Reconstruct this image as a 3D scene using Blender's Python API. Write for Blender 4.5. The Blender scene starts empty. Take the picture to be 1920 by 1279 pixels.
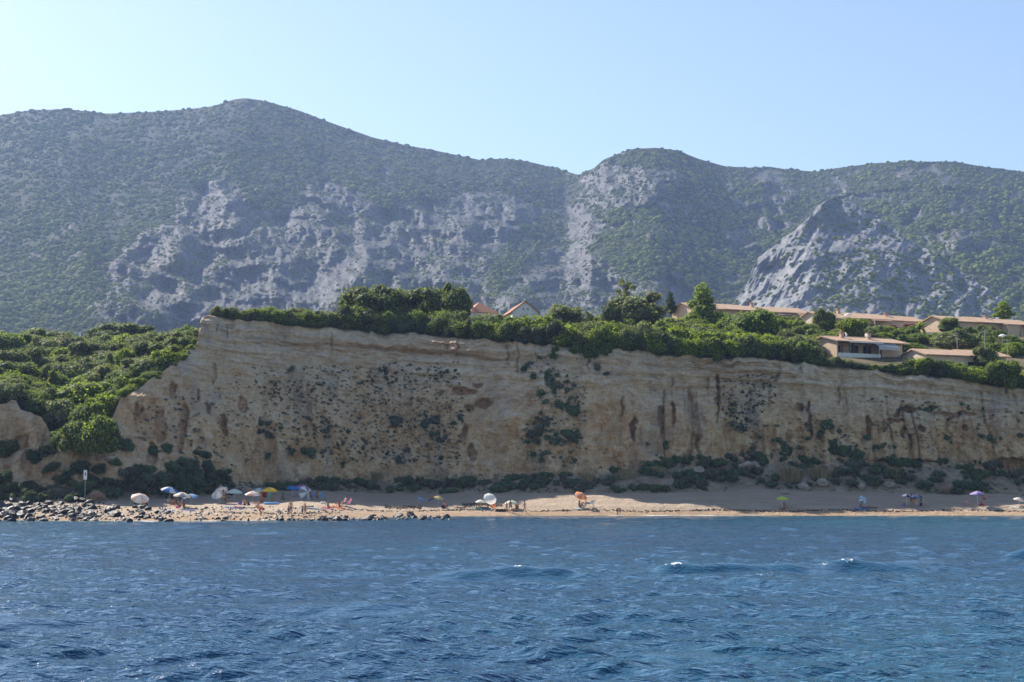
import bpy, bmesh, math, random, time
import numpy as np
from mathutils import Vector, Matrix, Euler

T0 = time.time()
R = math.radians
scene = bpy.context.scene
COL = scene.collection
random.seed(7)
RNG = np.random.default_rng(7)

# ------------------------------------------------------------------ camera
FOC = 2955.0                      # focal length in photo pixels (photo 1920 wide)
CAMZ = 3.0
HOR = 923.0                       # photo row of the sea horizon
PITCH = math.atan((HOR - 639.5) / FOC)
cam = bpy.data.cameras.new('camera')
cam.sensor_width = 36.0
cam.lens = FOC / 1920.0 * 36.0
cam.clip_start = 0.5
cam.clip_end = 20000
camo = bpy.data.objects.new('camera', cam)
COL.objects.link(camo)
camo.location = (0, 0, CAMZ)
camo.rotation_euler = (math.pi / 2 + PITCH, 0, 0)
scene.camera = camo

# ------------------------------------------------------------------ sky, sun, exposure
SUN_EL, SUN_AZ = R(38), R(-43)    # behind the cliff, to the left of the view
world = bpy.data.worlds.new('World')
scene.world = world
world.use_nodes = True
wt = world.node_tree
sky = wt.nodes.new('ShaderNodeTexSky')
sky.sky_type = 'NISHITA'
sky.sun_disc = False
sky.sun_elevation = SUN_EL
sky.sun_rotation = SUN_AZ
sky.altitude = 0
sky.air_density = 1.0
sky.dust_density = 0.7
sky.ozone_density = 1.9
wt.nodes['Background'].inputs['Strength'].default_value = 0.077
wt.links.new(sky.outputs[0], wt.nodes['Background'].inputs['Color'])
sl = bpy.data.lights.new('sun', 'SUN')
sl.energy = 5.0
sl.angle = R(0.53)
sl.color = (1.0, 0.93, 0.83)
so = bpy.data.objects.new('sun', sl)
COL.objects.link(so)
sdir = Vector((math.sin(SUN_AZ) * math.cos(SUN_EL), math.cos(SUN_AZ) * math.cos(SUN_EL), math.sin(SUN_EL)))
so.rotation_euler = sdir.to_track_quat('Z', 'Y').to_euler()
so.location = sdir * 900
scene.view_settings.view_transform = 'Standard'
scene.view_settings.look = 'None'
scene.view_settings.gamma = 1
scene.view_settings.use_curve_mapping = False
scene.view_settings.exposure = 1.1
scene.cycles.use_denoising = True
scene.cycles.max_bounces = 6
scene.cycles.diffuse_bounces = 4
scene.cycles.glossy_bounces = 3
scene.cycles.transmission_bounces = 3
scene.cycles.volume_bounces = 0
scene.cycles.sample_clamp_direct = 3.0
scene.cycles.transparent_max_bounces = 8

# ------------------------------------------------------------------ helpers
CP, SP = math.cos(PITCH), math.sin(PITCH)

def at(px, py, D):
    """world point on the photo ray (px, py) at depth D"""
    u = (np.asarray(px, float) - 960.0) / FOC
    v = (639.5 - np.asarray(py, float)) / FOC
    dy = CP - v * SP
    dz = SP + v * CP
    D = np.asarray(D, float)
    return u / dy * D, D + 0 * u, CAMZ + dz / dy * D

def py_of(D, z):
    e = np.arctan2(np.asarray(z, float) - CAMZ, D)
    return 639.5 - FOC * np.tan(e - PITCH)

def at_z(px, D, z):
    return at(px, py_of(D, z), D)

def vec(px, py, D):
    x, y, z = at(px, py, D)
    return Vector((float(x), float(y), float(z)))

def _h(ix, iy, iz, seed):
    h = (ix.astype(np.int64) * 374761393 + iy.astype(np.int64) * 668265263 + iz.astype(np.int64) * 2147483647 + seed * 974711) & 0xFFFFFFFF
    h = ((h ^ (h >> 13)) * 1274126177) & 0xFFFFFFFF
    h = ((h ^ (h >> 16)) * 2246822519) & 0xFFFFFFFF
    return ((h ^ (h >> 15)) & 0xFFFFFF) / float(0xFFFFFF)

def vnoise(x, y, z=None, seed=0):
    """value noise in -1..1"""
    x = np.asarray(x, float); y = np.asarray(y, float)
    z = np.zeros_like(x) if z is None else np.asarray(z, float)
    x, y, z = np.broadcast_arrays(x, y, z)
    ix, iy, iz = np.floor(x), np.floor(y), np.floor(z)
    fx, fy, fz = x - ix, y - iy, z - iz
    fx = fx * fx * fx * (fx * (fx * 6 - 15) + 10)
    fy = fy * fy * fy * (fy * (fy * 6 - 15) + 10)
    fz = fz * fz * fz * (fz * (fz * 6 - 15) + 10)
    two = bool(np.any(fz))
    def pl(k):
        a = _h(ix, iy, iz + k, seed); b = _h(ix + 1, iy, iz + k, seed)
        c = _h(ix, iy + 1, iz + k, seed); d = _h(ix + 1, iy + 1, iz + k, seed)
        return (a + (b - a) * fx) * (1 - fy) + (c + (d - c) * fx) * fy
    r = pl(0)
    if two:
        r = r * (1 - fz) + pl(1) * fz
    return r * 2 - 1

def fbm(x, y, z=None, oct=4, seed=0, gain=0.5, ridge=False):
    s, a, f, n = 0.0, 1.0, 1.0, 0.0
    for o in range(oct):
        v = vnoise(np.asarray(x) * f, np.asarray(y) * f, None if z is None else np.asarray(z) * f, seed + o * 17)
        if ridge:
            v = 1 - 2 * np.abs(v)
        s = s + a * v
        n += a
        a *= gain
        f *= 2.03
    return s / n

def lerp(px, pts):
    p = np.array(pts, float)
    return np.interp(px, p[:, 0], p[:, 1])

def smooth1(a, k):
    if k < 2:
        return a
    w = np.hanning(k + 2)[1:-1]; w /= w.sum()
    return np.convolve(np.pad(a, (k, k), 'edge'), w, 'same')[k:-k]

def in_poly(px, py, poly):
    ins = np.zeros(np.broadcast(px, py).shape, bool)
    n = len(poly)
    for i in range(n):
        x1, y1 = poly[i]; x2, y2 = poly[(i + 1) % n]
        if y1 == y2:
            continue
        c = ((py < y1) != (py < y2)) & (px < (x2 - x1) * (py - y1) / (y2 - y1) + x1)
        ins ^= c
    return ins

def blur2(a, k):
    w = np.hanning(k + 2)[1:-1]; w /= w.sum()
    for ax in (0, 1):
        a = np.apply_along_axis(lambda v: np.convolve(np.pad(v, (k, k), 'edge'), w, 'same')[k:-k], ax, a)
    return a

def tagp(o, label=None, cat=None, group=None, kind=None):
    if label: o['label'] = label
    if cat: o['category'] = cat
    if group: o['group'] = group
    if kind: o['kind'] = kind
    return o

def link(name, me, mat=None, parent=None):
    o = bpy.data.objects.new(name, me)
    COL.objects.link(o)
    if mat is not None:
        if len(me.materials) == 0:
            me.materials.append(mat)
        else:
            o.material_slots[0].link = 'OBJECT'
            o.material_slots[0].material = mat
    if parent is not None:
        o.parent = parent
    return o

def empty(name, loc=(0, 0, 0), rz=0.0):
    o = bpy.data.objects.new(name, None)
    o.empty_display_size = 0.2
    COL.objects.link(o)
    o.location = loc
    o.rotation_euler = (0, 0, rz)
    return o

def grid_mesh(name, X, Y, Z, attrs=None, smooth=True):
    """X,Y,Z arrays (rows, cols) -> mesh"""
    r, c = X.shape
    me = bpy.data.meshes.new(name)
    co = np.stack([X, Y, Z], -1).reshape(-1, 3).astype(np.float32)
    i = np.arange(r * c).reshape(r, c)
    q = np.stack([i[:-1, :-1], i[:-1, 1:], i[1:, 1:], i[1:, :-1]], -1).reshape(-1, 4)
    fast_mesh(me, co, q)
    if attrs:
        for k, v in attrs.items():
            a = me.attributes.new(k, 'FLOAT', 'POINT')
            a.data.foreach_set('value', np.ascontiguousarray(v, np.float32).ravel())
    if smooth:
        me.polygons.foreach_set('use_smooth', np.ones(len(me.polygons), bool))
    return me

def fast_mesh(me, co, faces):
    n, k = faces.shape
    me.vertices.add(len(co))
    me.vertices.foreach_set('co', np.ascontiguousarray(co, np.float32).ravel())
    me.loops.add(n * k)
    me.loops.foreach_set('vertex_index', np.ascontiguousarray(faces, np.int32).ravel())
    me.polygons.add(n)
    me.polygons.foreach_set('loop_start', np.arange(n, dtype=np.int32) * k)
    me.update(calc_edges=True)
    me.validate()
    return me

# ------------------------------------------------------------------ material helper
class NB:
    def __init__(self, name):
        self.m = bpy.data.materials.new(name)
        self.m.use_nodes = True
        self.t = self.m.node_tree
        self.b = self.t.nodes['Principled BSDF']
        self.out = self.t.nodes['Material Output']
        self.b.inputs['Roughness'].default_value = 0.85
        self.b.inputs['Specular IOR Level'].default_value = 0.25
    def n(self, typ, **kw):
        nd = self.t.nodes.new(typ)
        for k, v in kw.items():
            if k.startswith('i_'):
                key = k[2:].replace('_', ' ')
                nd.inputs[key].default_value = v
            else:
                setattr(nd, k, v)
        return nd
    def l(self, a, b):
        self.t.links.new(a, b)
    def coord(self, kind='Object'):
        return self.n('ShaderNodeTexCoord').outputs[kind]
    def attr(self, name):
        return self.n('ShaderNodeAttribute', attribute_name=name).outputs['Fac']
    def mapping(self, src, scale=(1, 1, 1), rot=(0, 0, 0), loc=(0, 0, 0)):
        mp = self.n('ShaderNodeMapping')
        mp.inputs['Scale'].default_value = scale
        mp.inputs['Rotation'].default_value = rot
        mp.inputs['Location'].default_value = loc
        self.l(src, mp.inputs['Vector'])
        return mp.outputs[0]
    def noise(self, src, scale, detail=4, rough=0.55, dist=0.0):
        nz = self.n('ShaderNodeTexNoise')
        nz.inputs['Scale'].default_value = scale
        nz.inputs['Detail'].default_value = detail
        nz.inputs['Roughness'].default_value = rough
        nz.inputs['Distortion'].default_value = dist
        if src is not None:
            self.l(src, nz.inputs['Vector'])
        return nz.outputs['Fac']
    def ramp(self, fac, stops, interp='LINEAR'):
        r = self.n('ShaderNodeValToRGB')
        r.color_ramp.interpolation = interp
        e = r.color_ramp.elements
        while len(e) < len(stops):
            e.new(0.5)
        for el, (p, c) in zip(e, stops):
            el.position = p
            el.color = (*c, 1) if len(c) == 3 else c
        self.l(fac, r.inputs['Fac'])
        return r.outputs['Color']
    def gray(self, fac, a, b, lo=0.0, hi=1.0):
        mr = self.n('ShaderNodeMapRange')
        mr.inputs['From Min'].default_value = a
        mr.inputs['From Max'].default_value = b
        mr.inputs['To Min'].default_value = lo
        mr.inputs['To Max'].default_value = hi
        self.l(fac, mr.inputs['Value'])
        return mr.outputs[0]
    def mix(self, fac, a, b, mode='MIX'):
        mx = self.n('ShaderNodeMix', data_type='RGBA', blend_type=mode)
        for sock, v in ((mx.inputs['Factor'], fac), (mx.inputs['A'], a), (mx.inputs['B'], b)):
            if isinstance(v, (int, float)):
                sock.default_value = v
            elif isinstance(v, tuple):
                sock.default_value = (*v, 1) if len(v) == 3 else v
            else:
                self.l(v, sock)
        return mx.outputs['Result']
    def math(self, op, a, b=None):
        m = self.n('ShaderNodeMath', operation=op)
        for s, v in ((m.inputs[0], a), (m.inputs[1], b)):
            if v is None:
                continue
            if isinstance(v, (int, float)):
                s.default_value = v
            else:
                self.l(v, s)
        return m.outputs[0]
    def bump(self, h, strength=0.5, dist=0.1, normal=None):
        b = self.n('ShaderNodeBump')
        b.inputs['Strength'].default_value = strength
        b.inputs['Distance'].default_value = dist
        self.l(h, b.inputs['Height'])
        if normal is not None:
            self.l(normal, b.inputs['Normal'])
        return b.outputs[0]
    def base(self, c):
        if isinstance(c, tuple):
            self.b.inputs['Base Color'].default_value = (*c, 1)
        else:
            self.l(c, self.b.inputs['Base Color'])
    def normal(self, n):
        self.l(n, self.b.inputs['Normal'])

def plain(name, c, rough=0.8, spec=0.25, var=0.12, scale=6.0, metal=0.0):
    """a plain coloured material with a little procedural mottling"""
    k = NB(name)
    nz = k.noise(k.coord('Object'), scale, 4, 0.6)
    lo = tuple(x * (1 - var) for x in c); hi = tuple(min(1, x * (1 + var)) for x in c)
    k.base(k.ramp(nz, [(0.3, lo), (0.7, hi)]))
    k.b.inputs['Roughness'].default_value = rough
    k.b.inputs['Specular IOR Level'].default_value = spec
    k.b.inputs['Metallic'].default_value = metal
    return k.m

# ================================================================== COAST: sea bed, beach, talus, cliff, plateau as one sheet
def coast_lines(px):
    ys = smooth1(lerp(px, [(-400, 174), (0, 172), (150, 168), (300, 166), (450, 170), (600, 176), (700, 189), (800, 198), (900, 203), (1000, 205), (1400, 206), (2300, 207)]), 15)
    w = smooth1(lerp(px, [(-400, 16), (0, 20), (200, 26), (300, 36), (400, 44), (500, 47), (600, 46), (700, 40), (800, 31), (900, 22), (1000, 17), (1100, 15), (1300, 15), (1450, 17), (2300, 17.5)]), 25)
    btpy = smooth1(lerp(px, [(-400, 940), (0, 940), (200, 940), (300, 934), (400, 928), (480, 924), (560, 920), (640, 921), (700, 926), (900, 925), (1200, 925), (1350, 921), (1420, 917), (1500, 919), (1600, 922), (1750, 925), (1900, 929), (2300, 931)]), 15)
    dbt = ys + w
    ftpy = smooth1(lerp(px, [(-400, 912), (0, 914), (120, 916), (200, 915), (300, 906), (380, 893), (430, 898), (480, 910), (600, 902), (800, 899), (1000, 895), (1150, 884), (1250, 872), (1400, 862), (1500, 868), (1700, 868), (1800, 872), (1920, 886), (2300, 890)]), 11)
    dft = dbt + lerp(px, [(-400, 4), (300, 4), (600, 5), (1100, 6), (1300, 6.5), (2300, 6.5)])
    crpy = lerp(px, [(-400, 770), (-60, 758), (0, 757), (14, 754), (22, 746), (30, 748), (38, 766), (62, 776), (78, 783), (92, 808), (108, 836), (150, 852), (190, 832), (210, 792), (225, 757), (260, 733), (300, 706), (340, 676), (368, 650), (371, 642), (374, 612), (379, 597), (390, 592), (430, 597), (470, 603), (560, 611), (640, 615), (720, 625), (800, 628), (900, 636), (1000, 645), (1100, 654), (1200, 660), (1330, 671), (1400, 669), (1500, 680), (1600, 690), (1700, 702), (1800, 710), (1900, 728), (2000, 738), (2300, 760)])
    run = smooth1(lerp(px, [(-400, 6), (0, 6), (100, 8), (150, 10), (225, 14), (300, 15), (380, 13), (500, 11.5), (800, 9.5), (1000, 7.5), (1200, 5.5), (1500, 4.5), (2300, 4.5)]), 25)
    dcr = dft + run
    return ys, dbt, btpy, dft, ftpy, dcr, crpy

def z_of(py, D):
    return at(960, py, D)[2]

ZB = [(-400, 21), (0, 22), (200, 24), (340, 26.5), (380, 28), (700, 28.5), (1000, 28), (1300, 27), (1600, 25.6), (1900, 24), (2300, 22)]
ZC = [(-400, 29), (0, 30), (380, 29.5), (700, 30), (1000, 31), (1200, 34), (1300, 36), (1600, 35.3), (1800, 34), (1920, 33.5), (2300, 32)]
ZD = [(-400, 35), (0, 35.5), (380, 29), (700, 29), (1000, 32), (1300, 38.5), (1900, 36.5), (2300, 35)]

cols = np.arange(-320, 2241, 2.0)
NCc = len(cols)
ys, dbt, btpy, dft, ftpy, dcr, crpy = coast_lines(cols)
zbt, zft, zcr = z_of(btpy, dbt), z_of(ftpy, dft), z_of(crpy, dcr)
zenv = np.where(cols < 384, np.maximum(zcr, np.interp(384, cols, zcr)), zcr)
renv = dcr - dft
renv = np.where(cols < 384, np.interp(cols, [-400, 100, 225, 384], [22, 22, 21, float(np.interp(384, cols, renv))]), renv)
frac = np.clip((zcr - zft) / (zenv - zft), 0, 1)
dcr = dft + renv * frac
keyD = [ys - 40, ys - 6, ys, dbt - 3, dbt, dft, dcr, dcr + 3, np.maximum(262, dcr + 12), 310 + 0 * cols, 345 + 0 * cols, 450 + 0 * cols]
keyZ = [-5 + 0 * cols, -1.0 + 0 * cols, 0 * cols, zbt - 0.35, zbt, zft, zcr, zcr + 0.5, lerp(cols, ZB), lerp(cols, ZC), lerp(cols, ZD), 22 + 0 * cols]
seg = [4, 8, 44, 6, 20, 180, 6, 14, 12, 8, 6]
rowsD, rowsZ, rowK = [], [], []
for k, s in enumerate(seg):
    for j in range(s):
        t = j / s
        if k == 5:                       # the face: same heights in every column, cut off at the crest
            q = np.minimum(t, frac)
            rowsD.append(dft + renv * q); rowsZ.append(zft + (zenv - zft) * q)
        else:
            rowsD.append(keyD[k] * (1 - t) + keyD[k + 1] * t)
            rowsZ.append(keyZ[k] * (1 - t) + keyZ[k + 1] * t)
        rowK.append(k + t)
rowsD.append(keyD[-1]); rowsZ.append(keyZ[-1]); rowK.append(len(seg))
CD, CZ = np.array(rowsD), np.array(rowsZ)
CK = np.array(rowK)[:, None] + 0 * CD
CPX = cols[None, :] + 0 * CD
# base position
CX = at_z(CPX, CD, CZ)[0]
# ---- relief, metres pushed towards the sea (negative depth)
cliff = np.clip((CK - 4.6) / 0.5, 0, 1) * np.clip((6.02 - CK) / 0.06, 0, 1)      # 1 on the face
face = np.clip((CZ - zft[None, :]) / (zenv - zft)[None, :], 0, 1) * (CK < 6.5)                                                  # 0 foot .. 1 crest
bed = CZ + 0.075 * CX + 0.6 * vnoise(CX / 30, CZ / 12, seed=3)                    # beds dip to the right
big = fbm(CX / 16, CZ / 22, seed=11, oct=3)
gul = fbm(CX / 3.2, CZ / 17 + 0.25 * vnoise(CX / 6, CZ / 6, seed=5), seed=21, oct=3, ridge=True)
strata = fbm(CX / 6, bed / 0.5, seed=31, oct=4, gain=0.65)
ledge = fbm(CX / 24, bed / 1.9, seed=37, oct=2)
lump = fbm(CX / 1.3, CZ / 1.1, seed=41, oct=4, gain=0.6)
upper = np.clip((face - 0.62) / 0.18, 0, 1)
rightness = np.clip((CPX - 1050) / 250, 0, 1)
rub = fbm(CX / 0.55, CZ / 0.5, seed=43, oct=2, gain=0.7)
scar = fbm(CX / 7.5 + 0.5 * vnoise(CX / 9, CZ / 9, seed=6), CZ / 9, seed=45, oct=4, gain=0.6, ridge=True)
flute = np.abs(vnoise(CX / 2.1 + 0.3 * vnoise(CX / 3, CZ / 5, seed=52), CZ / 13, seed=53))
rill = np.abs(vnoise(CX / 0.95 + 0.3 * vnoise(CX / 2, CZ / 3, seed=54), CZ / 7, seed=55))
fl_on = np.clip(0.55 + 0.9 * vnoise(CX / 19, CZ / 12, seed=56), 0, 1)
notch = -1.5 * np.exp(-(flute / 0.10) ** 2) * fl_on * (1 - 0.45 * upper) - 0.45 * np.exp(-(rill / 0.14) ** 2) * fl_on
bench = np.tanh(4.0 * np.sin(bed * 2 * math.pi / 1.7 + 2.2 * vnoise(CX / 11, CZ / 5, seed=58))) * (0.35 + 0.65 * np.clip(vnoise(CX / 8, bed / 3, seed=59) + .5, 0, 1))
push = notch * (0.22 + 0.6 * rightness) * np.clip(0.5 + 1.2 * vnoise(CX / 5.0, CZ / 6.0, seed=49), 0, 1.2) + 0.34 * (0.1 + upper) * bench + 1.9 * big + (1.35 - 0.6 * upper) * gul + 0.55 * (0.15 + upper) * strata + 1.0 * upper * ledge + 0.6 * lump + 0.26 * rub + (1.1 + 1.0 * np.clip((480 - CPX) / 120, 0, 1)) * scar * (1 - 0.6 * upper)
push += 1.0 * np.clip(big + 0.1, 0, 1) * (1 - rightness) * (1 - face)
# buttresses and runnels on the right-hand wall
butt = fbm(CX / 4.5, CZ / 40, seed=57, oct=2, ridge=True)
push += rightness * (0.9 * butt * np.clip(1.25 - face * 1.2, 0, 1))
# overhanging cap of the headland at the left end
cap = np.exp(-((CPX - 385) / 30) ** 2) * np.clip((face - 0.86) / 0.05, 0, 1)
push += 1.6 * cap
# niches and hollows worn into the face
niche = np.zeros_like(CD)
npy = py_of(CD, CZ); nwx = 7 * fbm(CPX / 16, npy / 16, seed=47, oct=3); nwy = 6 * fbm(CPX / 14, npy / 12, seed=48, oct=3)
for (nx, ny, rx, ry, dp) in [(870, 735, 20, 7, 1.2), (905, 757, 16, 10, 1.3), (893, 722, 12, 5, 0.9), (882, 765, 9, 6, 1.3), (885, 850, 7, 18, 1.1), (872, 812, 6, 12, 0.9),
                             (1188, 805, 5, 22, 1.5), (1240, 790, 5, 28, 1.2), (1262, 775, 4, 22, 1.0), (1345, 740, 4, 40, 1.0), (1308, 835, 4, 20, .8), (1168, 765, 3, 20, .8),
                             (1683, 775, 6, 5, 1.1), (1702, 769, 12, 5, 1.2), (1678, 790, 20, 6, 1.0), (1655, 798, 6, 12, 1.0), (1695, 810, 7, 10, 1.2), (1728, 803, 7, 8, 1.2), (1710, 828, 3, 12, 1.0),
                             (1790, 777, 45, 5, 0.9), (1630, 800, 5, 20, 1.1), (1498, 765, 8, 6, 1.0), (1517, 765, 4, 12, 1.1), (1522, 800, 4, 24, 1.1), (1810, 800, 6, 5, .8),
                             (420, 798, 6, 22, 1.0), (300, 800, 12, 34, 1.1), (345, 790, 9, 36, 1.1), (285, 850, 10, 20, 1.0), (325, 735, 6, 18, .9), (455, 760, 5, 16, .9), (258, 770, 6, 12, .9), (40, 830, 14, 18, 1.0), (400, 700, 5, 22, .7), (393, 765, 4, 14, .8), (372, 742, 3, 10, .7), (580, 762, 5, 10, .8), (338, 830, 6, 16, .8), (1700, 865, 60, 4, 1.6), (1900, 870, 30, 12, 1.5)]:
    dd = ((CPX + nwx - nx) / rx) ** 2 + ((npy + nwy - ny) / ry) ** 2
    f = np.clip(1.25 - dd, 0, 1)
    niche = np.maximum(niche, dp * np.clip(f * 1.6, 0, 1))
push -= niche
# the long groove under the cap rock on the left half
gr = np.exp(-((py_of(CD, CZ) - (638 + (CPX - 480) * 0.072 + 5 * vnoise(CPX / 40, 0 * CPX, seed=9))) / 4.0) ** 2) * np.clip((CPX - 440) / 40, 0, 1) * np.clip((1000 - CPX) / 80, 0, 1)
push -= 0.5 * gr
# joints: dark vertical cracks through the upper beds
for (jx, y0, y1, wd) in [(408, 597, 628, 1.6), (424, 602, 640, 1.8), (622, 622, 660, 1.2), (858, 635, 672, 1.4), (840, 632, 665, 1.2), (952, 640, 690, 1.6), (972, 645, 700, 1.8), (1103, 660, 700, 1.6), (1462, 680, 708, 1.5), (1503, 683, 705, 1.2), (1574, 718, 760, 1.5), (1345, 705, 800, 1.4), (1328, 705, 735, 1.2), (1260, 705, 730, 1.2), (1838, 725, 742, 1.2)]:
    pyv = py_of(CD, CZ)
    push -= 0.8 * np.exp(-((CPX - jx - 2.5 * vnoise(pyv / 9, 0 * pyv + jx, seed=2)) / wd) ** 2) * np.clip((pyv - y0) / 4, 0, 1) * np.clip((y1 - pyv) / 8, 0, 1)
CD2 = CD - push * cliff
# talus hummocks and beach undulation
tal = np.exp(-((CK - 4.5) / 0.55) ** 2)
CZ2 = CZ + tal * (0.45 * fbm(CX / 4.0, CD / 3.0, seed=61, oct=3) + 0.12 * lump)
bch = np.clip((CK - 1.6) / 0.5, 0, 1) * np.clip((4.4 - CK) / 0.6, 0, 1)
CZ2 += bch * (0.14 * fbm(CX / 7, CD / 3.5, seed=71, oct=3) + 0.035 * fbm(CX / 0.9, CD / 0.7, seed=73, oct=2))
berm = np.exp(-((CK - 2.42) / 0.1) ** 2)
CZ2 += 0.2 * berm
# ragged rim
rim = np.exp(-((CK - 6.0) / 0.12) ** 2)
CZ2 += rim * (0.7 * fbm(CX / 2.0, 0 * CX, seed=83, oct=3) - 0.2)
plat = np.clip((CK - 6.3) / 0.7, 0, 1)
CZ2 += plat * 0.5 * fbm(CX / 9, CD / 9, seed=91, oct=3)
CX2 = at_z(CPX, CD2, CZ2)[0]
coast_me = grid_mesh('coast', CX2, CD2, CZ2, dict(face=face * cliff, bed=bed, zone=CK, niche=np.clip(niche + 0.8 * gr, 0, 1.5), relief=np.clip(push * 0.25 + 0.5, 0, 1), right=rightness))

k = NB('coast_ground')
oc = k.coord('Object')
bedA, zone, nicheA, faceA = k.attr('bed'), k.attr('zone'), k.attr('niche'), k.attr('face')
cmb = k.n('ShaderNodeCombineXYZ')
sep = k.n('ShaderNodeSeparateXYZ'); k.l(oc, sep.inputs[0])
k.l(k.math('MULTIPLY', sep.outputs['X'], 0.16), cmb.inputs['X'])
k.l(bedA, cmb.inputs['Y'])
bn = k.noise(cmb.outputs[0], 2.6, 7, 0.75)
bn2 = k.noise(cmb.outputs[0], 0.32, 3, 0.5)
fine = k.noise(oc, 1.6, 6, 0.7)
blot = k.noise(oc, 0.16, 4, 0.6)
cong = k.noise(k.mapping(oc, (1, 1, 0.7)), 0.42, 7, 0.72)
lower = k.ramp(k.math('ADD', k.math('MULTIPLY', bn, 0.25), k.math('MULTIPLY', cong, 0.75)), [(0.37, (0.48, 0.25, 0.11)), (0.5, (0.78, 0.52, 0.285)), (0.62, (0.91, 0.70, 0.46))])
uppr = k.ramp(k.math('ADD', k.math('MULTIPLY', bn, 0.7), k.math('MULTIPLY', bn2, 0.3)), [(0.37, (0.55, 0.32, 0.16)), (0.49, (0.85, 0.64, 0.43)), (0.60, (0.92, 0.77, 0.59))])
hgt = k.math('ADD', faceA, k.math('MULTIPLY', k.math('SUBTRACT', blot, 0.5), 1.1))
rock = k.mix(k.gray(hgt, 0.35, 0.75), lower, uppr)
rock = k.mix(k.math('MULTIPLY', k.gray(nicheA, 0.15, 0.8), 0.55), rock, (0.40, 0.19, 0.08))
grey = k.noise(k.mapping(oc, (0.35, 0.35, 0.10)), 0.9, 5, 0.65)
rock = k.mix(k.math('MULTIPLY', k.gray(grey, 0.52, 0.66), 0.5), rock, (0.45, 0.40, 0.35))
rock = k.mix(k.gray(fine, 0.52, 0.74, 0.0, 0.7), rock, k.mix(1.0, rock, (0.60, 0.53, 0.48), 'MULTIPLY'))  # shade of small pits put into the rock colour
pit_shade = k.noise(oc, 4.2, 4, 0.7)
rock = k.mix(k.gray(pit_shade, 0.52, 0.68, 0.0, 0.75), rock, k.mix(1.0, rock, (0.60, 0.53, 0.48), 'MULTIPLY'))  # finer pits, their shade painted in the same way
rock = k.mix(k.gray(pit_shade, 0.42, 0.3, 0.0, 0.6), rock, k.mix(0.5, rock, (0.92, 0.82, 0.68)))
vor = k.n('ShaderNodeTexVoronoi', feature='F1'); vor.inputs['Scale'].default_value = 2.3
k.l(oc, vor.inputs['Vector'])
spk = k.math('MULTIPLY', k.gray(vor.outputs['Distance'], 0.2, 0.12), k.gray(k.noise(oc, 0.5, 3), 0.5, 0.6))
rock = k.mix(k.math('MULTIPLY', spk, 0.7), rock, (0.68, 0.63, 0.56))
sandn = k.noise(k.mapping(oc, (0.25, 1, 1)), 0.8, 5, 0.6)
sand = k.ramp(sandn, [(0.3, (0.42, 0.325, 0.24)), (0.55, (0.51, 0.40, 0.30)), (0.75, (0.58, 0.475, 0.365))])
speck = k.noise(oc, 9.0, 3, 0.7)
sand = k.mix(k.gray(speck, 0.55, 0.75, 0, 0.35), sand, (0.36, 0.27, 0.2))
wet = k.mix(0.5, sand, (0.40, 0.24, 0.12))
sand = k.mix(k.gray(zone, 2.3, 2.12), sand, wet)
taln = k.noise(oc, 0.55, 6, 0.7)
talus = k.ramp(taln, [(0.3, (0.22, 0.165, 0.11)), (0.5, (0.40, 0.30, 0.21)), (0.7, (0.54, 0.45, 0.36))])
soil = k.ramp(k.noise(oc, 0.4, 5, 0.6), [(0.3, (0.10, 0.085, 0.045)), (0.7, (0.24, 0.19, 0.12))])
zn = k.math('ADD', zone, k.math('MULTIPLY', k.math('SUBTRACT', taln, 0.5), 0.5))
c = k.mix(k.gray(zn, 3.85, 4.05), sand, talus)
c = k.mix(k.gray(zn, 4.85, 5.05), c, rock)
c = k.mix(k.gray(zone, 5.99, 6.12), c, soil)
k.base(c)
k.b.inputs['Roughness'].default_value = 0.95
k.b.inputs['Specular IOR Level'].default_value = 0.1
bh = k.math('ADD', k.math('MULTIPLY', fine, 0.9), k.math('MULTIPLY', bn, 0.7))
k.normal(k.bump(k.math('ADD', bh, k.math('MULTIPLY', cong, 1.2)), 1.0, 0.6))
coast = link('coastal_ground', coast_me, k.m)
tagp(coast, 'sandy beach below a tan layered cliff with scrubby plateau above', 'cliff', kind='structure')

# ground height lookup along a photo column
from mathutils.bvhtree import BVHTree
coast_bvh = BVHTree.FromPolygons([tuple(v) for v in np.stack([CX2, CD2, CZ2], -1).reshape(-1, 3)[:, :].tolist()],
                                 [(a, a + 1, a + NCc + 1, a + NCc) for r_ in range(CX2.shape[0] - 1) for a in range(r_ * NCc, r_ * NCc + NCc - 1)])

def ground(x, y, top=200.0):
    h = coast_bvh.ray_cast(Vector((x, y, top)), Vector((0, 0, -1)))
    return h[0].z if h[0] is not None else 0.0

def hit(px, py):
    """where the photo ray meets the coast"""
    p = vec(px, py, 100.0)
    d = (p - Vector((0, 0, CAMZ))).normalized()
    h = coast_bvh.ray_cast(Vector((0, 0, CAMZ)), d)
    return h[0], h[1]
print('coast', round(time.time() - T0, 1))

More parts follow.
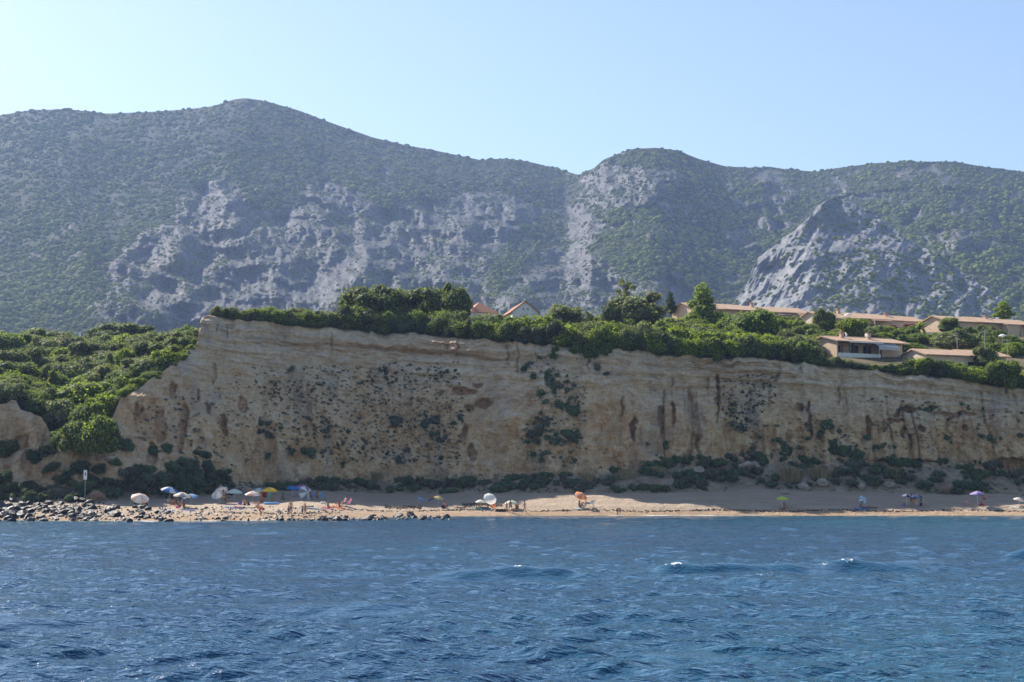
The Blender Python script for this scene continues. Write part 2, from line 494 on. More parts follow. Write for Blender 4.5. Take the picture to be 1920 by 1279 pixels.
# ================================================================== MOUNTAINS
SKYL = [(-500, 250), (-100, 226), (0, 216), (60, 206), (130, 205), (200, 213), (280, 210), (350, 205), (400, 199), (440, 186), (460, 184), (500, 190), (560, 207), (620, 230), (700, 258), (760, 272), (820, 283), (900, 300), (950, 297), (1000, 305), (1050, 318), (1088, 329), (1094, 322), (1112, 317), (1130, 300), (1180, 280), (1230, 277), (1270, 282), (1310, 298), (1360, 312), (1420, 315), (1440, 312), (1470, 317), (1530, 322), (1570, 315), (1640, 306), (1700, 303), (1790, 303), (1840, 312), (1920, 322), (2020, 335), (2500, 380)]
mc = np.arange(-420, 2341, 2.6)
sk = smooth1(lerp(mc, SKYL), 7)
NR = 300
tt = np.linspace(0, 1, NR)[:, None]                 # 0 base .. 1 skyline
PYB = 668.0
MPX = mc[None, :] + 0 * tt
MPY = PYB + (sk[None, :] - PYB) * tt
dsky = smooth1(lerp(mc, [(-500, 2250), (400, 2300), (800, 2350), (1060, 2450), (1110, 2150), (1230, 2100), (1350, 2250), (1500, 2350), (1750, 2250), (2500, 2300)]), 9)
DB = 1330.0
MD = DB + (dsky[None, :] - DB) * tt ** 1.12
mx, my = MPX, MPY
wx = (MPX - 960) * 0.62                              # metres, roughly
wy = (668 - MPY) * 0.62
spur = fbm(wx / 260 + 0.6 * wy / 260, wy / 520, seed=101, oct=3, ridge=True)
mid = fbm(wx / 90, wy / 110, seed=111, oct=3)
fadeS = np.clip((1 - tt) / 0.12, 0, 1)
rockpoly = [
    [(180, 575), (215, 500), (262, 440), (330, 415), (375, 350), (430, 338), (480, 395), (560, 400), (585, 348), (640, 350), (705, 385), (735, 405), (800, 385), (870, 370), (905, 362), (960, 366), (1012, 398), (965, 440), (925, 490), (915, 545), (905, 640), (640, 650), (380, 650), (240, 625)],
    [(905, 580), (960, 530), (1030, 465), (1080, 470), (1150, 500), (1195, 530), (1150, 600), (930, 610)],
    [(1090, 330), (1112, 315), (1140, 305), (1200, 312), (1300, 325), (1210, 385), (1160, 392), (1110, 360)],
    [(1195, 560), (1240, 515), (1268, 512), (1300, 545), (1290, 570)],
    [(1405, 335), (1440, 313), (1480, 322), (1440, 342)],
    [(1660, 345), (1700, 318), (1725, 335), (1700, 348)],
    [(1030, 400), (1090, 345), (1120, 370), (1150, 400), (1110, 470), (1060, 450)],
]
rk = np.zeros_like(MD)
for i, pl_ in enumerate(rockpoly):
    rk = np.maximum(rk, in_poly(MPX, MPY, pl_).astype(float) * (1.0 if i in (0, 1, 3) else 0.72 if i < 6 else 0.5))
rk = blur2(rk, 27)
patch = fbm(MPX / 38, MPY / 26, seed=131, oct=4, gain=0.6)
ragged = fbm(MPX / 34, MPY / 20, seed=133, oct=5, gain=0.7)
rk_sc = np.clip(0.55 + (patch - 0.30) * 2.2, 0, 0.9) * np.clip((MPX - 1150) / 300, 0, 1) * np.clip((MPY - sk[None, :]) / 10, 0, 1)
rk = np.clip((np.maximum(rk, rk_sc) - 0.42 + 0.8 * ragged + 0.35 * fbm(MPX / 9, MPY / 6, seed=135, oct=3, gain=0.7)) * 1.7 + 0.5, 0, 1)
rk_wide = np.clip(blur2(rk, 9), 0, 1)
crag = fbm(wx / 75 + 0.35 * wy / 75, wy / 80, seed=141, oct=5, gain=0.55, ridge=True)
crag2 = fbm(wx / 30, wy / 46, seed=151, oct=4, gain=0.6)
crag3 = fbm(wx / 11, wy / 12, seed=155, oct=3, gain=0.6, ridge=True)
wall = np.abs(vnoise(wx / 110 - 0.4 * wy / 110, wy / 150, seed=161))
MD = MD - fadeS * (115 * spur + 30 * mid) - rk_wide * fadeS * (75 * crag + 34 * crag2 + 11 * crag3) + rk_wide * 45
phs = (668 - MPY) / 40.0 + 1.5 * fbm(wx / 120, wy / 160, seed=181, oct=3) + (MPX - 600) / 230.0
fr = phs - np.floor(phs)
stair = np.where(fr < 0.72, fr * 0.22, 0.158 + (fr - 0.72) * 3.0) - fr
MD = MD + rk_wide * fadeS * stair * 40.0 * 1.1
for (ax, ay, hh, s_, dp, lean) in [(428, 340, 150, .8, 1.3, -.1), (345, 418, 120, .8, 1.2, -.2), (248, 490, 110, .7, 1.1, -.1), (610, 350, 130, .8, 1.3, -.15), (500, 395, 120, .9, 1.1, .1), (745, 405, 170, .75, 1.4, -.35), (965, 368, 60, .9, 1.5, .2), (900, 366, 70, .9, 1.4, -.1), (560, 470, 120, 1.0, 1.4, -.5), (690, 455, 130, .8, 1.3, -.2), (765, 500, 110, .8, 1.2, -.4), (420, 470, 120, .9, 1.4, -.3), (1070, 470, 120, .9, 1.3, -.5), (1140, 312, 90, .5, 1.8, .25), (1100, 325, 60, .5, 1.5, .3), (1245, 512, 60, .8, 1.5, -.3), (300, 540, 90, .8, 1.1, -.2), (1690, 320, 30, 1., 1.6, -.2), (1440, 314, 30, 1., 1.4, -.2), (840, 440, 120, .7, 1.2, -.2), (650, 520, 100, .8, 1.2, -.3)]:
    tdy = MPY - ay
    tdx = MPX - ax - lean * tdy + 5 * vnoise(MPY / 14, MPX / 60, seed=int(ax))
    tw = np.clip(tdy, 0, hh) * s_ + 2
    MD = MD - np.where(tdy > -3, np.clip(tw - np.abs(tdx) * np.where(tdx < 0, 0.8, 1.0), 0, 45), 0) * dp * np.clip((hh * 1.25 - tdy) / (hh * 0.5), 0, 1) * 0.8
MX, MY, MZ = at(MPX, MPY, MD)
_dr = np.gradient(np.stack([MX, MY, MZ], -1), axis=0); _dc = np.gradient(np.stack([MX, MY, MZ], -1), axis=1)
_n = np.cross(_dc, _dr); _n /= np.linalg.norm(_n, axis=2, keepdims=True) + 1e-9
gentle = np.clip((np.abs(_n[..., 2]) - 0.6) / 0.28, 0, 1)
# foot, running back under the plateau, and a back side behind the skyline
f0 = at_z(mc, 440 + 0 * mc, 12 + 0 * mc); f1 = at_z(mc, 900 + 0 * mc, 55 + 0 * mc)
bk1 = (MX[-1] * 1.04, MD[-1] + 120, MZ[-1] - 45); bk2 = (MX[-1] * 1.2, MD[-1] + 700, MZ[-1] * 0 + 100)
def stack(a, i):
    return np.vstack([f0[i], f1[i], a, bk1[i], bk2[i]])
rkS = np.vstack([rk[:1] * 0, rk[:1], rk, rk[-1:], rk[-1:]])
mount_me = grid_mesh('mountain', stack(MX, 0), stack(MY, 1), stack(MZ, 2), dict(rock=rkS))

def mountain_mat(name, lift=1.0, keep=0.6):
    k = NB(name)
    oc = k.coord('Object')
    ra = k.attr('rock')
    n1 = k.noise(oc, 0.035, 6, 0.65)
    n2 = k.noise(k.mapping(oc, (1, 1, 0.35)), 0.11, 6, 0.7)
    lime = k.ramp(k.math('ADD', k.math('MULTIPLY', n1, 0.5), k.math('MULTIPLY', n2, 0.5)), [(0.36, tuple(x * lift for x in (0.075, 0.078, 0.082))), (0.5, tuple(x * lift for x in (0.135, 0.138, 0.142))), (0.64, tuple(x * lift for x in (0.215, 0.215, 0.212)))])
    och = k.noise(oc, 0.012, 3, 0.5)
    lime = k.mix(k.gray(och, 0.58, 0.72, 0, 0.35), lime, (0.46, 0.36, 0.26))
    scrub = k.ramp(k.noise(oc, 0.09, 5, 0.7), [(0.32, (0.015, 0.025, 0.01)), (0.55, (0.025, 0.036, 0.015)), (0.78, (0.07, 0.075, 0.045))])
    f = k.gray(k.math('ADD', ra, k.math('MULTIPLY', k.math('SUBTRACT', n2, 0.5), 0.9)), 0.3, 0.55)
    gm = k.n('ShaderNodeNewGeometry'); sz = k.n('ShaderNodeSeparateXYZ'); k.l(gm.outputs['Normal'], sz.inputs[0])
    f = k.math('MULTIPLY', f, k.gray(k.math('ADD', sz.outputs['Z'], k.math('MULTIPLY', k.math('SUBTRACT', n2, 0.5), 0.5)), 0.72, 0.92, 1.0, keep))
    k.base(k.mix(f, scrub, lime))
    k.b.inputs['Specular IOR Level'].default_value = 0.05
    k.normal(k.bump(k.math('ADD', n2, k.math('MULTIPLY', n1, 1.0)), 0.9, 5.0))
    return k.m
MMAT = mountain_mat('mountain_limestone_scrub')
mount = link('mountain', mount_me, MMAT)
tagp(mount, kind='structure')

# pyramid-shaped limestone peak standing in front
EDGE = [(1330, 600), (1370, 572), (1388, 552), (1404, 525), (1412, 500), (1424, 480), (1440, 470), (1466, 448), (1490, 432), (1515, 408), (1534, 385), (1545, 377), (1562, 373), (1585, 377), (1606, 384), (1640, 402), (1662, 421), (1700, 446), (1726, 462), (1770, 482), (1800, 508), (1850, 540), (1880, 562), (1930, 600)]
pc = np.arange(1330, 1931, 1.9)
pe = lerp(pc, EDGE) + 2.0 * vnoise(pc / 7, 0 * pc, seed=201)
NP = 130
pt = np.linspace(0, 1, NP)[:, None]
PPX = pc[None, :] + 0 * pt
PPY = 640 + (pe[None, :] - 640) * pt
ridge = 1543 - (PPY - 375) * 0.10 + 10 * vnoise(PPY / 30, 0 * PPY, seed=203)
dl = PPX - ridge
PD = 1230 + (640 - PPY) * 0.95 + np.where(dl < 0, -dl * 0.62, dl * 0.08)
pw, ph = (PPX - 1543) * 0.44, (640 - PPY) * 0.44
lft = np.clip(-dl / 30, 0, 1)
PD -= 7 * np.abs(vnoise(pw / 30 + .4 * ph / 30, ph / 60, seed=213)) + (11 + 13 * lft) * fbm(pw / 22 - 0.5 * ph / 22, ph / 30, seed=211, oct=4, gain=0.55, ridge=True) + 9 * fbm(pw / 45, ph / 45, seed=221, oct=3) + 2.5 * fbm(pw / 6, ph / 7, seed=225, oct=2)
prk = np.clip(1.0 - 0.15 * np.clip((PPY - 470) / 120, 0, 1) * (dl > 0) + 0.3 * fbm(PPX / 25, PPY / 16, seed=231, oct=3), 0, 1)
PX, PY_, PZ = at(PPX, PPY, PD)
PXs = np.vstack([PX, PX[-1] * 1.02, PX[-1] * 1.1]); PYs = np.vstack([PY_, PY_[-1] + 40, PY_[-1] + 220]); PZs = np.vstack([PZ, PZ[-1] - 14, PZ[-1] * 0 + 60])
prS = np.vstack([prk, prk[-1:], prk[-1:]])
peak = link('rocky_peak', grid_mesh('rocky_peak', PXs, PYs, PZs, dict(rock=prS)), mountain_mat('peak_limestone', 1.6, 0.95))
tagp(peak, kind='structure')

# ---- woods on the mountains: one mass, instanced on points
def cloud(name, pts, scl, mat_, label):
    me = bpy.data.meshes.new(name)
    me.vertices.add(len(pts))
    me.vertices.foreach_set('co', np.ascontiguousarray(pts, np.float32).ravel())
    a = me.attributes.new('size', 'FLOAT', 'POINT'); a.data.foreach_set('value', np.ascontiguousarray(scl, np.float32))
    o = link(name, me, mat_)
    ng = bpy.data.node_groups.new(name, 'GeometryNodeTree')
    ng.interface.new_socket('Geometry', in_out='INPUT', socket_type='NodeSocketGeometry')
    ng.interface.new_socket('Geometry', in_out='OUTPUT', socket_type='NodeSocketGeometry')
    N, L = ng.nodes, ng.links
    gi, go = N.new('NodeGroupInput'), N.new('NodeGroupOutput')
    joinn = N.new('GeometryNodeJoinGeometry')
    for v in range(4):
        ico = N.new('GeometryNodeMeshIcoSphere'); ico.inputs['Radius'].default_value = 1.0; ico.inputs['Subdivisions'].default_value = 3
        sp = N.new('GeometryNodeSetPosition')
        nz = N.new('ShaderNodeTexNoise'); nz.noise_dimensions = '4D'; nz.inputs['Scale'].default_value = 1.7; nz.inputs['Detail'].default_value = 3; nz.inputs['W'].default_value = v * 3.7
        nz.inputs['Roughness'].default_value = 0.75
        ps = N.new('GeometryNodeInputPosition')
        sb = N.new('ShaderNodeMath'); sb.operation = 'SUBTRACT'; sb.inputs[1].default_value = 0.42
        ml = N.new('ShaderNodeMath'); ml.operation = 'MULTIPLY'; ml.inputs[1].default_value = 1.5
        vs = N.new('ShaderNodeVectorMath'); vs.operation = 'SCALE'
        L.new(nz.outputs['Fac'], sb.inputs[0]); L.new(sb.outputs[0], ml.inputs[0])
        L.new(ps.outputs[0], vs.inputs[0]); L.new(ml.outputs[0], vs.inputs['Scale'])
        L.new(ico.outputs['Mesh'], sp.inputs['Geometry']); L.new(vs.outputs[0], sp.inputs['Offset'])
        sm = N.new('GeometryNodeSetMaterial'); sm.inputs['Material'].default_value = mat_
        L.new(sp.outputs[0], sm.inputs['Geometry'])
        gti = N.new('GeometryNodeGeometryToInstance')
        L.new(sm.outputs[0], gti.inputs[0]); L.new(gti.outputs[0], joinn.inputs[0])
    iop = N.new('GeometryNodeInstanceOnPoints')
    iop.inputs['Pick Instance'].default_value = True
    rv = N.new('FunctionNodeRandomValue'); rv.data_type = 'INT'
    rv.inputs[4].default_value = 0; rv.inputs[5].default_value = 3
    L.new(rv.outputs[2], iop.inputs['Instance Index'])
    rr = N.new('FunctionNodeRandomValue'); rr.data_type = 'FLOAT_VECTOR'
    rr.inputs[0].default_value = (-0.2, -0.2, 0); rr.inputs[1].default_value = (0.2, 0.2, 6.28)
    L.new(rr.outputs[0], iop.inputs['Rotation'])
    na = N.new('GeometryNodeInputNamedAttribute'); na.data_type = 'FLOAT'; na.inputs['Name'].default_value = 'size'
    cx = N.new('ShaderNodeCombineXYZ')
    m2 = N.new('ShaderNodeMath'); m2.operation = 'MULTIPLY'; m2.inputs[1].default_value = 0.8
    L.new(na.outputs[0], cx.inputs[0]); L.new(na.outputs[0], cx.inputs[1]); L.new(na.outputs[0], m2.inputs[0]); L.new(m2.outputs[0], cx.inputs[2])
    L.new(cx.outputs[0], iop.inputs['Scale'])
    L.new(gi.outputs[0], iop.inputs['Points']); L.new(joinn.outputs[0], iop.inputs['Instance']); L.new(iop.outputs[0], go.inputs[0])
    md = o.modifiers.new('scatter', 'NODES'); md.node_group = ng
    tagp(o, label, 'woodland', kind='stuff')
    return o

k = NB('far_wood_foliage')
oi = k.n('ShaderNodeObjectInfo')
oc = k.coord('Object')
fn = k.noise(oc, 3.5, 4, 0.7)
fc = k.ramp(fn, [(0.3, (0.03, 0.045, 0.014)), (0.5, (0.13, 0.17, 0.038)), (0.72, (0.28, 0.32, 0.075))])
ln = k.noise(oi.outputs['Location'], 0.011, 3, 0.6)
fc = k.mix(k.gray(ln, .42, .6), fc, k.mix(1.0, fc, (1.35, 1.2, 0.95), 'MULTIPLY'))
fc = k.mix(k.math('MULTIPLY', oi.outputs['Random'], .8), fc, k.mix(1.0, fc, (0.5, 0.55, 0.62), 'MULTIPLY'))
k.base(fc)
k.b.inputs['Specular IOR Level'].default_value = 0.05
k.normal(k.bump(fn, 0.8, 0.4))
WOODMAT = k.m

def scatter_sheet(PXg, PYg, Xg, Yg, Zg, dens, n, seed, extra=None):
    """n random points over a sheet, uniform in area of the photo, thinned by dens"""
    g = np.random.default_rng(seed)
    r, c = PXg.shape
    area = np.abs((PXg[1:, 1:] - PXg[1:, :-1]) * (PYg[1:, 1:] - PYg[:-1, 1:]))
    w = (area * 0.5 * (dens[1:, 1:] + dens[:-1, :-1])).ravel()
    pick = g.choice(len(w), n, p=w / w.sum())
    i, j = pick // (c - 1), pick % (c - 1)
    a, b = g.random(n), g.random(n)
    def bl(A):
        return (A[i, j] * (1 - a) * (1 - b) + A[i, j + 1] * a * (1 - b) + A[i + 1, j] * (1 - a) * b + A[i + 1, j + 1] * a * b)
    if extra is not None:
        return np.stack([bl(Xg), bl(Yg), bl(Zg)], -1), g, bl(extra)
    return np.stack([bl(Xg), bl(Yg), bl(Zg)], -1), g
vis = (MPX > -60) & (MPX < 1980)
clump = fbm(MPX / 22, MPY / 14, seed=171, oct=3)
dens = np.where(rk > 0.35, np.clip(0.55 + 1.2 * gentle * (0.5 + clump) + 1.1 * clump, 0.08, 1.6), np.clip(0.9 + 0.5 * clump, 0.45, 1.2)) * vis
bare = in_poly(MPX, MPY, [(330, 600), (420, 505), (500, 480), (620, 490), (740, 420), (640, 560), (560, 600)])
dens = np.where(bare, dens * 0.3, dens)
pts, g, rkv = scatter_sheet(MPX, MPY, MX, MY, MZ, dens, 34000, 5, rk)
rkp = np.clip(fbm(pts[:, 0] / 40, pts[:, 2] / 30, seed=9, oct=2), -1, 1)
scl = g.uniform(1.7, 3.7, len(pts)) * (0.7 + 0.8 * g.random(len(pts)) ** 3)
scl *= np.where(rkp > 0, 1.0, 0.8) * (1 - 0.5 * np.clip(rkv * 1.4, 0, 1))
cloud('mountain_woods', pts, scl, WOODMAT, 'dark green evergreen scrub woods covering the mountain slopes')
pd = np.clip(0.45 + 0.6 * fbm(PPX / 14, PPY / 9, seed=241, oct=3), 0.02, 1) * np.where(dl < 0, 0.22, np.where(PPY > 470, 1.0, 0.4))
pts, g = scatter_sheet(PPX, PPY, PX, PY_, PZ, pd, 1300, 6)
cloud('peak_scrub', pts, g.uniform(0.9, 2.1, len(pts)), WOODMAT, 'sparse dark scrub dotted over the pale pyramid peak')
print('mountains', round(time.time() - T0, 1))

# ================================================================== HAZE
hb = bmesh.new()
bmesh.ops.create_cube(hb, size=1.0)
bmesh.ops.scale(hb, vec=(3900, 3500, 800), verts=hb.verts)
bmesh.ops.translate(hb, vec=(0, 1650, 394), verts=hb.verts)
hm = bpy.data.meshes.new('haze'); hb.to_mesh(hm); hb.free()
hmat = bpy.data.materials.new('haze_air'); hmat.use_nodes = True
ht = hmat.node_tree
ht.nodes.remove(ht.nodes['Principled BSDF'])
pv = ht.nodes.new('ShaderNodeVolumePrincipled')
pv.inputs['Color'].default_value = (0.42, 0.59, 1.0, 1)
pv.inputs['Density'].default_value = 0.0001
pv.inputs['Anisotropy'].default_value = 0.25
ht.links.new(pv.outputs[0], ht.nodes['Material Output'].inputs['Volume'])
haze = link('haze', hm, hmat)
tagp(haze, 'pale blue summer haze over the whole bay', 'haze', kind='stuff')

# ================================================================== SEA
wc = np.concatenate([np.linspace(-2600, -160, 50)[:-1], np.arange(-160, 2080, 4.0), np.linspace(2080, 4500, 50)])
wr = np.concatenate([np.geomspace(5, 20, 60)[:-1], np.geomspace(20, 236, 800)])
WX = (wc[None, :] - 960) / FOC * wr[:, None]
WY = wr[:, None] + 0 * WX
g = np.random.default_rng(12)
H = np.zeros_like(WX)
lam = np.geomspace(0.34, 14.0, 84)
warp = [vnoise(WX / w_, WY / w_, seed=300 + i) for i, w_ in enumerate((2.5, 6, 14, 40))]
gusts = [vnoise(WX / 11, WY / 16, seed=400), vnoise(WX / 25, WY / 34, seed=401)]
for i, L_ in enumerate(lam):
    th = R(-72) + g.normal(0, R(38))
    kx, ky = math.cos(th) * 2 * math.pi / L_, math.sin(th) * 2 * math.pi / L_
    amp = 0.0080 * L_ ** 0.52
    if L_ < 3.0:
        amp *= 1.1
    if L_ > 6:
        amp *= 0.8
    # short ripples are only carried where the sheet is fine enough
    rmax = np.searchsorted(wr, L_ / (0.0031 * 3.0))
    if rmax < 2:
        continue
    sl_ = slice(0, rmax)
    fade = np.clip((L_ / (0.0031 * WY[sl_]) - 3.0) / 3.0, 0, 1)
    wi = min(3, int(np.searchsorted((0.7, 1.8, 5), L_)))
    ph = kx * WX[sl_] + ky * WY[sl_] + g.uniform(0, 6.28) + (1.1 if i % 2 else -1.1) * warp[wi][sl_]
    gust = 0.75 + (0.55 if i % 3 else -0.4) * gusts[i % 2][sl_]
    H[sl_] += fade * amp * gust * (np.sin(ph) + 0.22 * np.cos(2 * ph))
# four steeper crests about to break
smoothz = np.zeros_like(WX); foam = np.zeros_like(WX)
for (x0, y0, Lx, hh, sk_, fx, fw) in [(0.3, 57.0, 2.3, 0.40, 0.10, 0.15, 0.3), (-1.6, 56.0, 1.6, 0.22, 0.15, 99, .1), (6.3, 60.0, 1.3, 0.34, 0.05, 6.2, 0.5), (8.4, 60.6, 1.7, 0.40, 0.03, 99, 0.6), (10.6, 61.2, 1.6, 0.26, 0.02, 99, .3), (13.3, 62.3, 1.3, 0.44, -0.06, 13.1, 0.42), (12.3, 62, .7, .2, 0, 12.1, .35), (14.9, 62.6, 1.2, 0.2, -.1, 99, .1), (23.6, 72.0, 1.5, 0.5, 0.0, 23.9, 0.5), (17.2, 68, 1.2, 0.18, 0, 99, .1), (-11.5, 37, 1.6, 0.16, .1, 99, .1), (-4, 41, 2.2, .17, -.1, 99, .1), (-10, 27.5, 1.5, .12, .1, 99, .1), (3.0, 29, 1.0, .1, 0, 99, .1)]:
    yy = WY - y0 - sk_ * (WX - x0) - 0.25 * vnoise(WX / 1.2, 0 * WX, seed=int(x0 * 3) + 50)
    wprof = np.where(yy < 0, np.exp(-(yy / 0.75) ** 2), np.exp(-(yy / 1.3) ** 2)) - 0.35 * np.exp(-((yy + 1.6) / 1.0) ** 2)
    e = np.exp(-((WX - x0) / Lx) ** 2)
    H = H * (1 - 0.55 * e * np.exp(-(yy / 1.6) ** 2)) + hh * e * wprof
    smoothz = np.maximum(smoothz, e * np.exp(-((yy + 0.3) / 1.0) ** 2))
    fo = np.exp(-((WX - fx) / fw) ** 2) * np.exp(-((yy + 0.12) / 0.28) ** 2)
    foam = np.maximum(foam, fo * 0.85)
# spent foam flecks in front of the second crest
foam = np.maximum(foam, 0.62 * np.exp(-((WX - 8.9) / 0.9) ** 2) * np.exp(-((WY - 54.5) / 2.2) ** 2))
ysW = np.interp(wc, cols, ys)[None, :] + 0 * WX
sh = ysW - WY                                        # metres off the waterline
H *= np.clip(0.25 + sh / 40, 0.12, 1)
lap = 0.9 * vnoise(WX / 3.0, 0 * WX, seed=501) + 0.5 * vnoise(WX / 1.1, 0 * WX, seed=502)
foam = np.maximum(foam, np.exp(-((sh - 0.8 - lap) / 0.8) ** 2) * np.clip(1.0 + 0.6 * vnoise(WX / 9, 0 * WX, seed=503), 0, 1.4))
shallow = np.clip(1 - sh / 12, 0, 1)
sea_me = grid_mesh('sea', WX, WY, H, dict(foam=foam, shallow=shallow, calm=smoothz))
k = NB('sea_water')
oc = k.coord('Object')
fo, shl, calm = k.attr('foam'), k.attr('shallow'), k.attr('calm')
pn = k.noise(k.mapping(oc, (0.035, 0.022, 1)), 1.0, 3, 0.5)
sepw = k.n('ShaderNodeSeparateXYZ'); k.l(oc, sepw.inputs[0])
deep = k.mix(k.gray(pn, 0.42, 0.62), (0.012, 0.060, 0.122), (0.017, 0.080, 0.145))
# pale sand bottom shows turquoise towards the right-hand side
tq = k.math('MULTIPLY', k.gray(k.math('ADD', sepw.outputs['X'], k.math('MULTIPLY', pn, 24.0)), 12.0, 42.0), k.gray(sepw.outputs['Y'], 110.0, 150.0))
tq2 = k.math('MULTIPLY', k.gray(k.math('ADD', sepw.outputs['X'], k.math('MULTIPLY', pn, 6.0)), 3.5, 11.0), k.gray(sepw.outputs['Y'], 40.0, 26.0))
body = k.mix(k.math('MULTIPLY', k.math('MAXIMUM', tq, tq2), 0.25), deep, (0.02, 0.13, 0.15))
body = k.mix(k.math('MULTIPLY', shl, 0.6), body, (0.05, 0.15, 0.12))
fnz = k.noise(k.mapping(oc, (1, .55, 1)), 7.0, 6, 0.75)
fmask = k.gray(k.math('ADD', fo, k.math('MULTIPLY', k.math('SUBTRACT', fnz, 0.5), 3.2)), 0.72, 0.9)
k.base(k.mix(fmask, body, (0.82, 0.85, 0.86)))
k.l(k.gray(fmask, 0, 1, 0.06, 0.8), k.b.inputs['Roughness'])
k.b.inputs['IOR'].default_value = 1.33
k.b.inputs['Specular IOR Level'].default_value = 0.5
r1 = k.noise(k.mapping(oc, (1.0, 1.5, 1), rot=(0, 0, 0.25)), 2.4, 3, 0.55, 0.4)
r2 = k.noise(k.mapping(oc, (1.0, 1.7, 1), rot=(0, 0, -0.35)), 6.5, 2, 0.5, 0.3)
rip = k.math('ADD', r1, k.math('MULTIPLY', r2, 0.3))
bp = k.n('ShaderNodeBump')
k.l(rip, bp.inputs['Height'])
bp.inputs['Distance'].default_value = 0.26
k.l(k.gray(calm, 0.0, 0.7, 0.6, 0.25), bp.inputs['Strength'])
k.normal(bp.outputs[0])
sea = link('sea', sea_me, k.m)
tagp(sea, kind='structure')
print('sea', round(time.time() - T0, 1))

# ================================================================== VEGETATION
def foliage_mat(name, dark, mid_, lit, trans=0.35):
    k = NB(name)
    oi = k.n('ShaderNodeObjectInfo')
    lv = k.attr('leaf')
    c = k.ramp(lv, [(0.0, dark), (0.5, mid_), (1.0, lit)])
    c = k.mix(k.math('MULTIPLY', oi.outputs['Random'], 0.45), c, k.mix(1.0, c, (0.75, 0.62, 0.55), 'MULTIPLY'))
    k.base(c)
    k.b.inputs['Specular IOR Level'].default_value = 0.15
    k.b.inputs['Roughness'].default_value = 0.7
    tr = k.n('ShaderNodeBsdfTranslucent')
    k.l(k.mix(1.0, c, (1.25, 1.3, 0.7), 'MULTIPLY'), tr.inputs['Color'])
    ms = k.n('ShaderNodeMixShader')
    ms.inputs[0].default_value = trans
    k.l(k.b.outputs[0], ms.inputs[1]); k.l(tr.outputs[0], ms.inputs[2])
    k.l(ms.outputs[0], k.out.inputs['Surface'])
    return k.m

FOL = dict(
    mastic=foliage_mat('mastic_foliage', (0.05, 0.085, 0.012), (0.220, 0.304, 0.043), (0.423, 0.490, 0.075), 0.5),
    green=foliage_mat('broadleaf_foliage', (0.04, 0.07, 0.015), (0.169, 0.246, 0.055), (0.304, 0.364, 0.094), 0.45),
    olive=foliage_mat('olive_foliage', (0.06, 0.08, 0.035), (0.210, 0.247, 0.112), (0.345, 0.367, 0.173), 0.4),
    oak=foliage_mat('oak_foliage', (0.03, 0.048, 0.015), (0.156, 0.205, 0.066), (0.312, 0.351, 0.117), 0.35),
    pine=foliage_mat('pine_foliage', (0.05, 0.08, 0.014), (0.220, 0.295, 0.051), (0.372, 0.432, 0.085), 0.45),
    juniper=foliage_mat('juniper_foliage', (0.026, 0.044, 0.02), (0.081, 0.112, 0.050), (0.144, 0.175, 0.077), 0.25),
    scrub=foliage_mat('cliff_scrub_foliage', (0.052, 0.058, 0.039), (0.150, 0.157, 0.105), (0.264, 0.264, 0.176), 0.15),
    glauc=foliage_mat('foot_scrub_foliage', (0.042, 0.074, 0.036), (0.118, 0.187, 0.086), (0.203, 0.272, 0.133), 0.25),
    dry=foliage_mat('dry_grass', (0.22, 0.17, 0.09), (0.34, 0.27, 0.15), (0.46, 0.38, 0.22), 0.3),
)
BARK = plain('bark', (0.16, 0.115, 0.08), 0.95, 0.05, 0.4, 9)

def leaf_cloud(g, lobes, n, size, up=0.25, shell=(0.72, 1.05)):
    """n leaf faces over a set of lobes (cx,cy,cz,rx,ry,rz); returns co (4n,3), tone (n)"""
    lb = np.array(lobes, float)
    wgt = (lb[:, 3] * lb[:, 5]); wgt /= wgt.sum()
    li = g.choice(len(lb), n, p=wgt)
    d = g.normal(size=(n, 3)); d[:, 2] += up
    d /= np.linalg.norm(d, axis=1)[:, None]
    bumpy = 1 + 0.10 * np.sin(d[:, 0] * 7 + li * 2.1) * np.sin(d[:, 1] * 6 + li) + 0.08 * np.sin(d[:, 2] * 9 + li)
    r = g.uniform(shell[0], shell[1], n) * bumpy
    c = lb[li, :3] + d * lb[li, 3:6] * r[:, None]
    nrm = d + g.normal(scale=0.55, size=(n, 3)); nrm /= np.linalg.norm(nrm, axis=1)[:, None]
    t = np.cross(nrm, g.normal(size=(n, 3))); t /= np.linalg.norm(t, axis=1)[:, None] + 1e-9
    b = np.cross(nrm, t)
    s = size * g.uniform(0.6, 1.35, n)[:, None]
    e = g.uniform(0.55, 0.9, n)[:, None]
    co = np.stack([c - t * s, c - b * s * e, c + t * s, c + b * s * e], 1)
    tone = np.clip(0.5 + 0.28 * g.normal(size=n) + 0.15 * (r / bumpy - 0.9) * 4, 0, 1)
    return co.reshape(-1, 3), tone

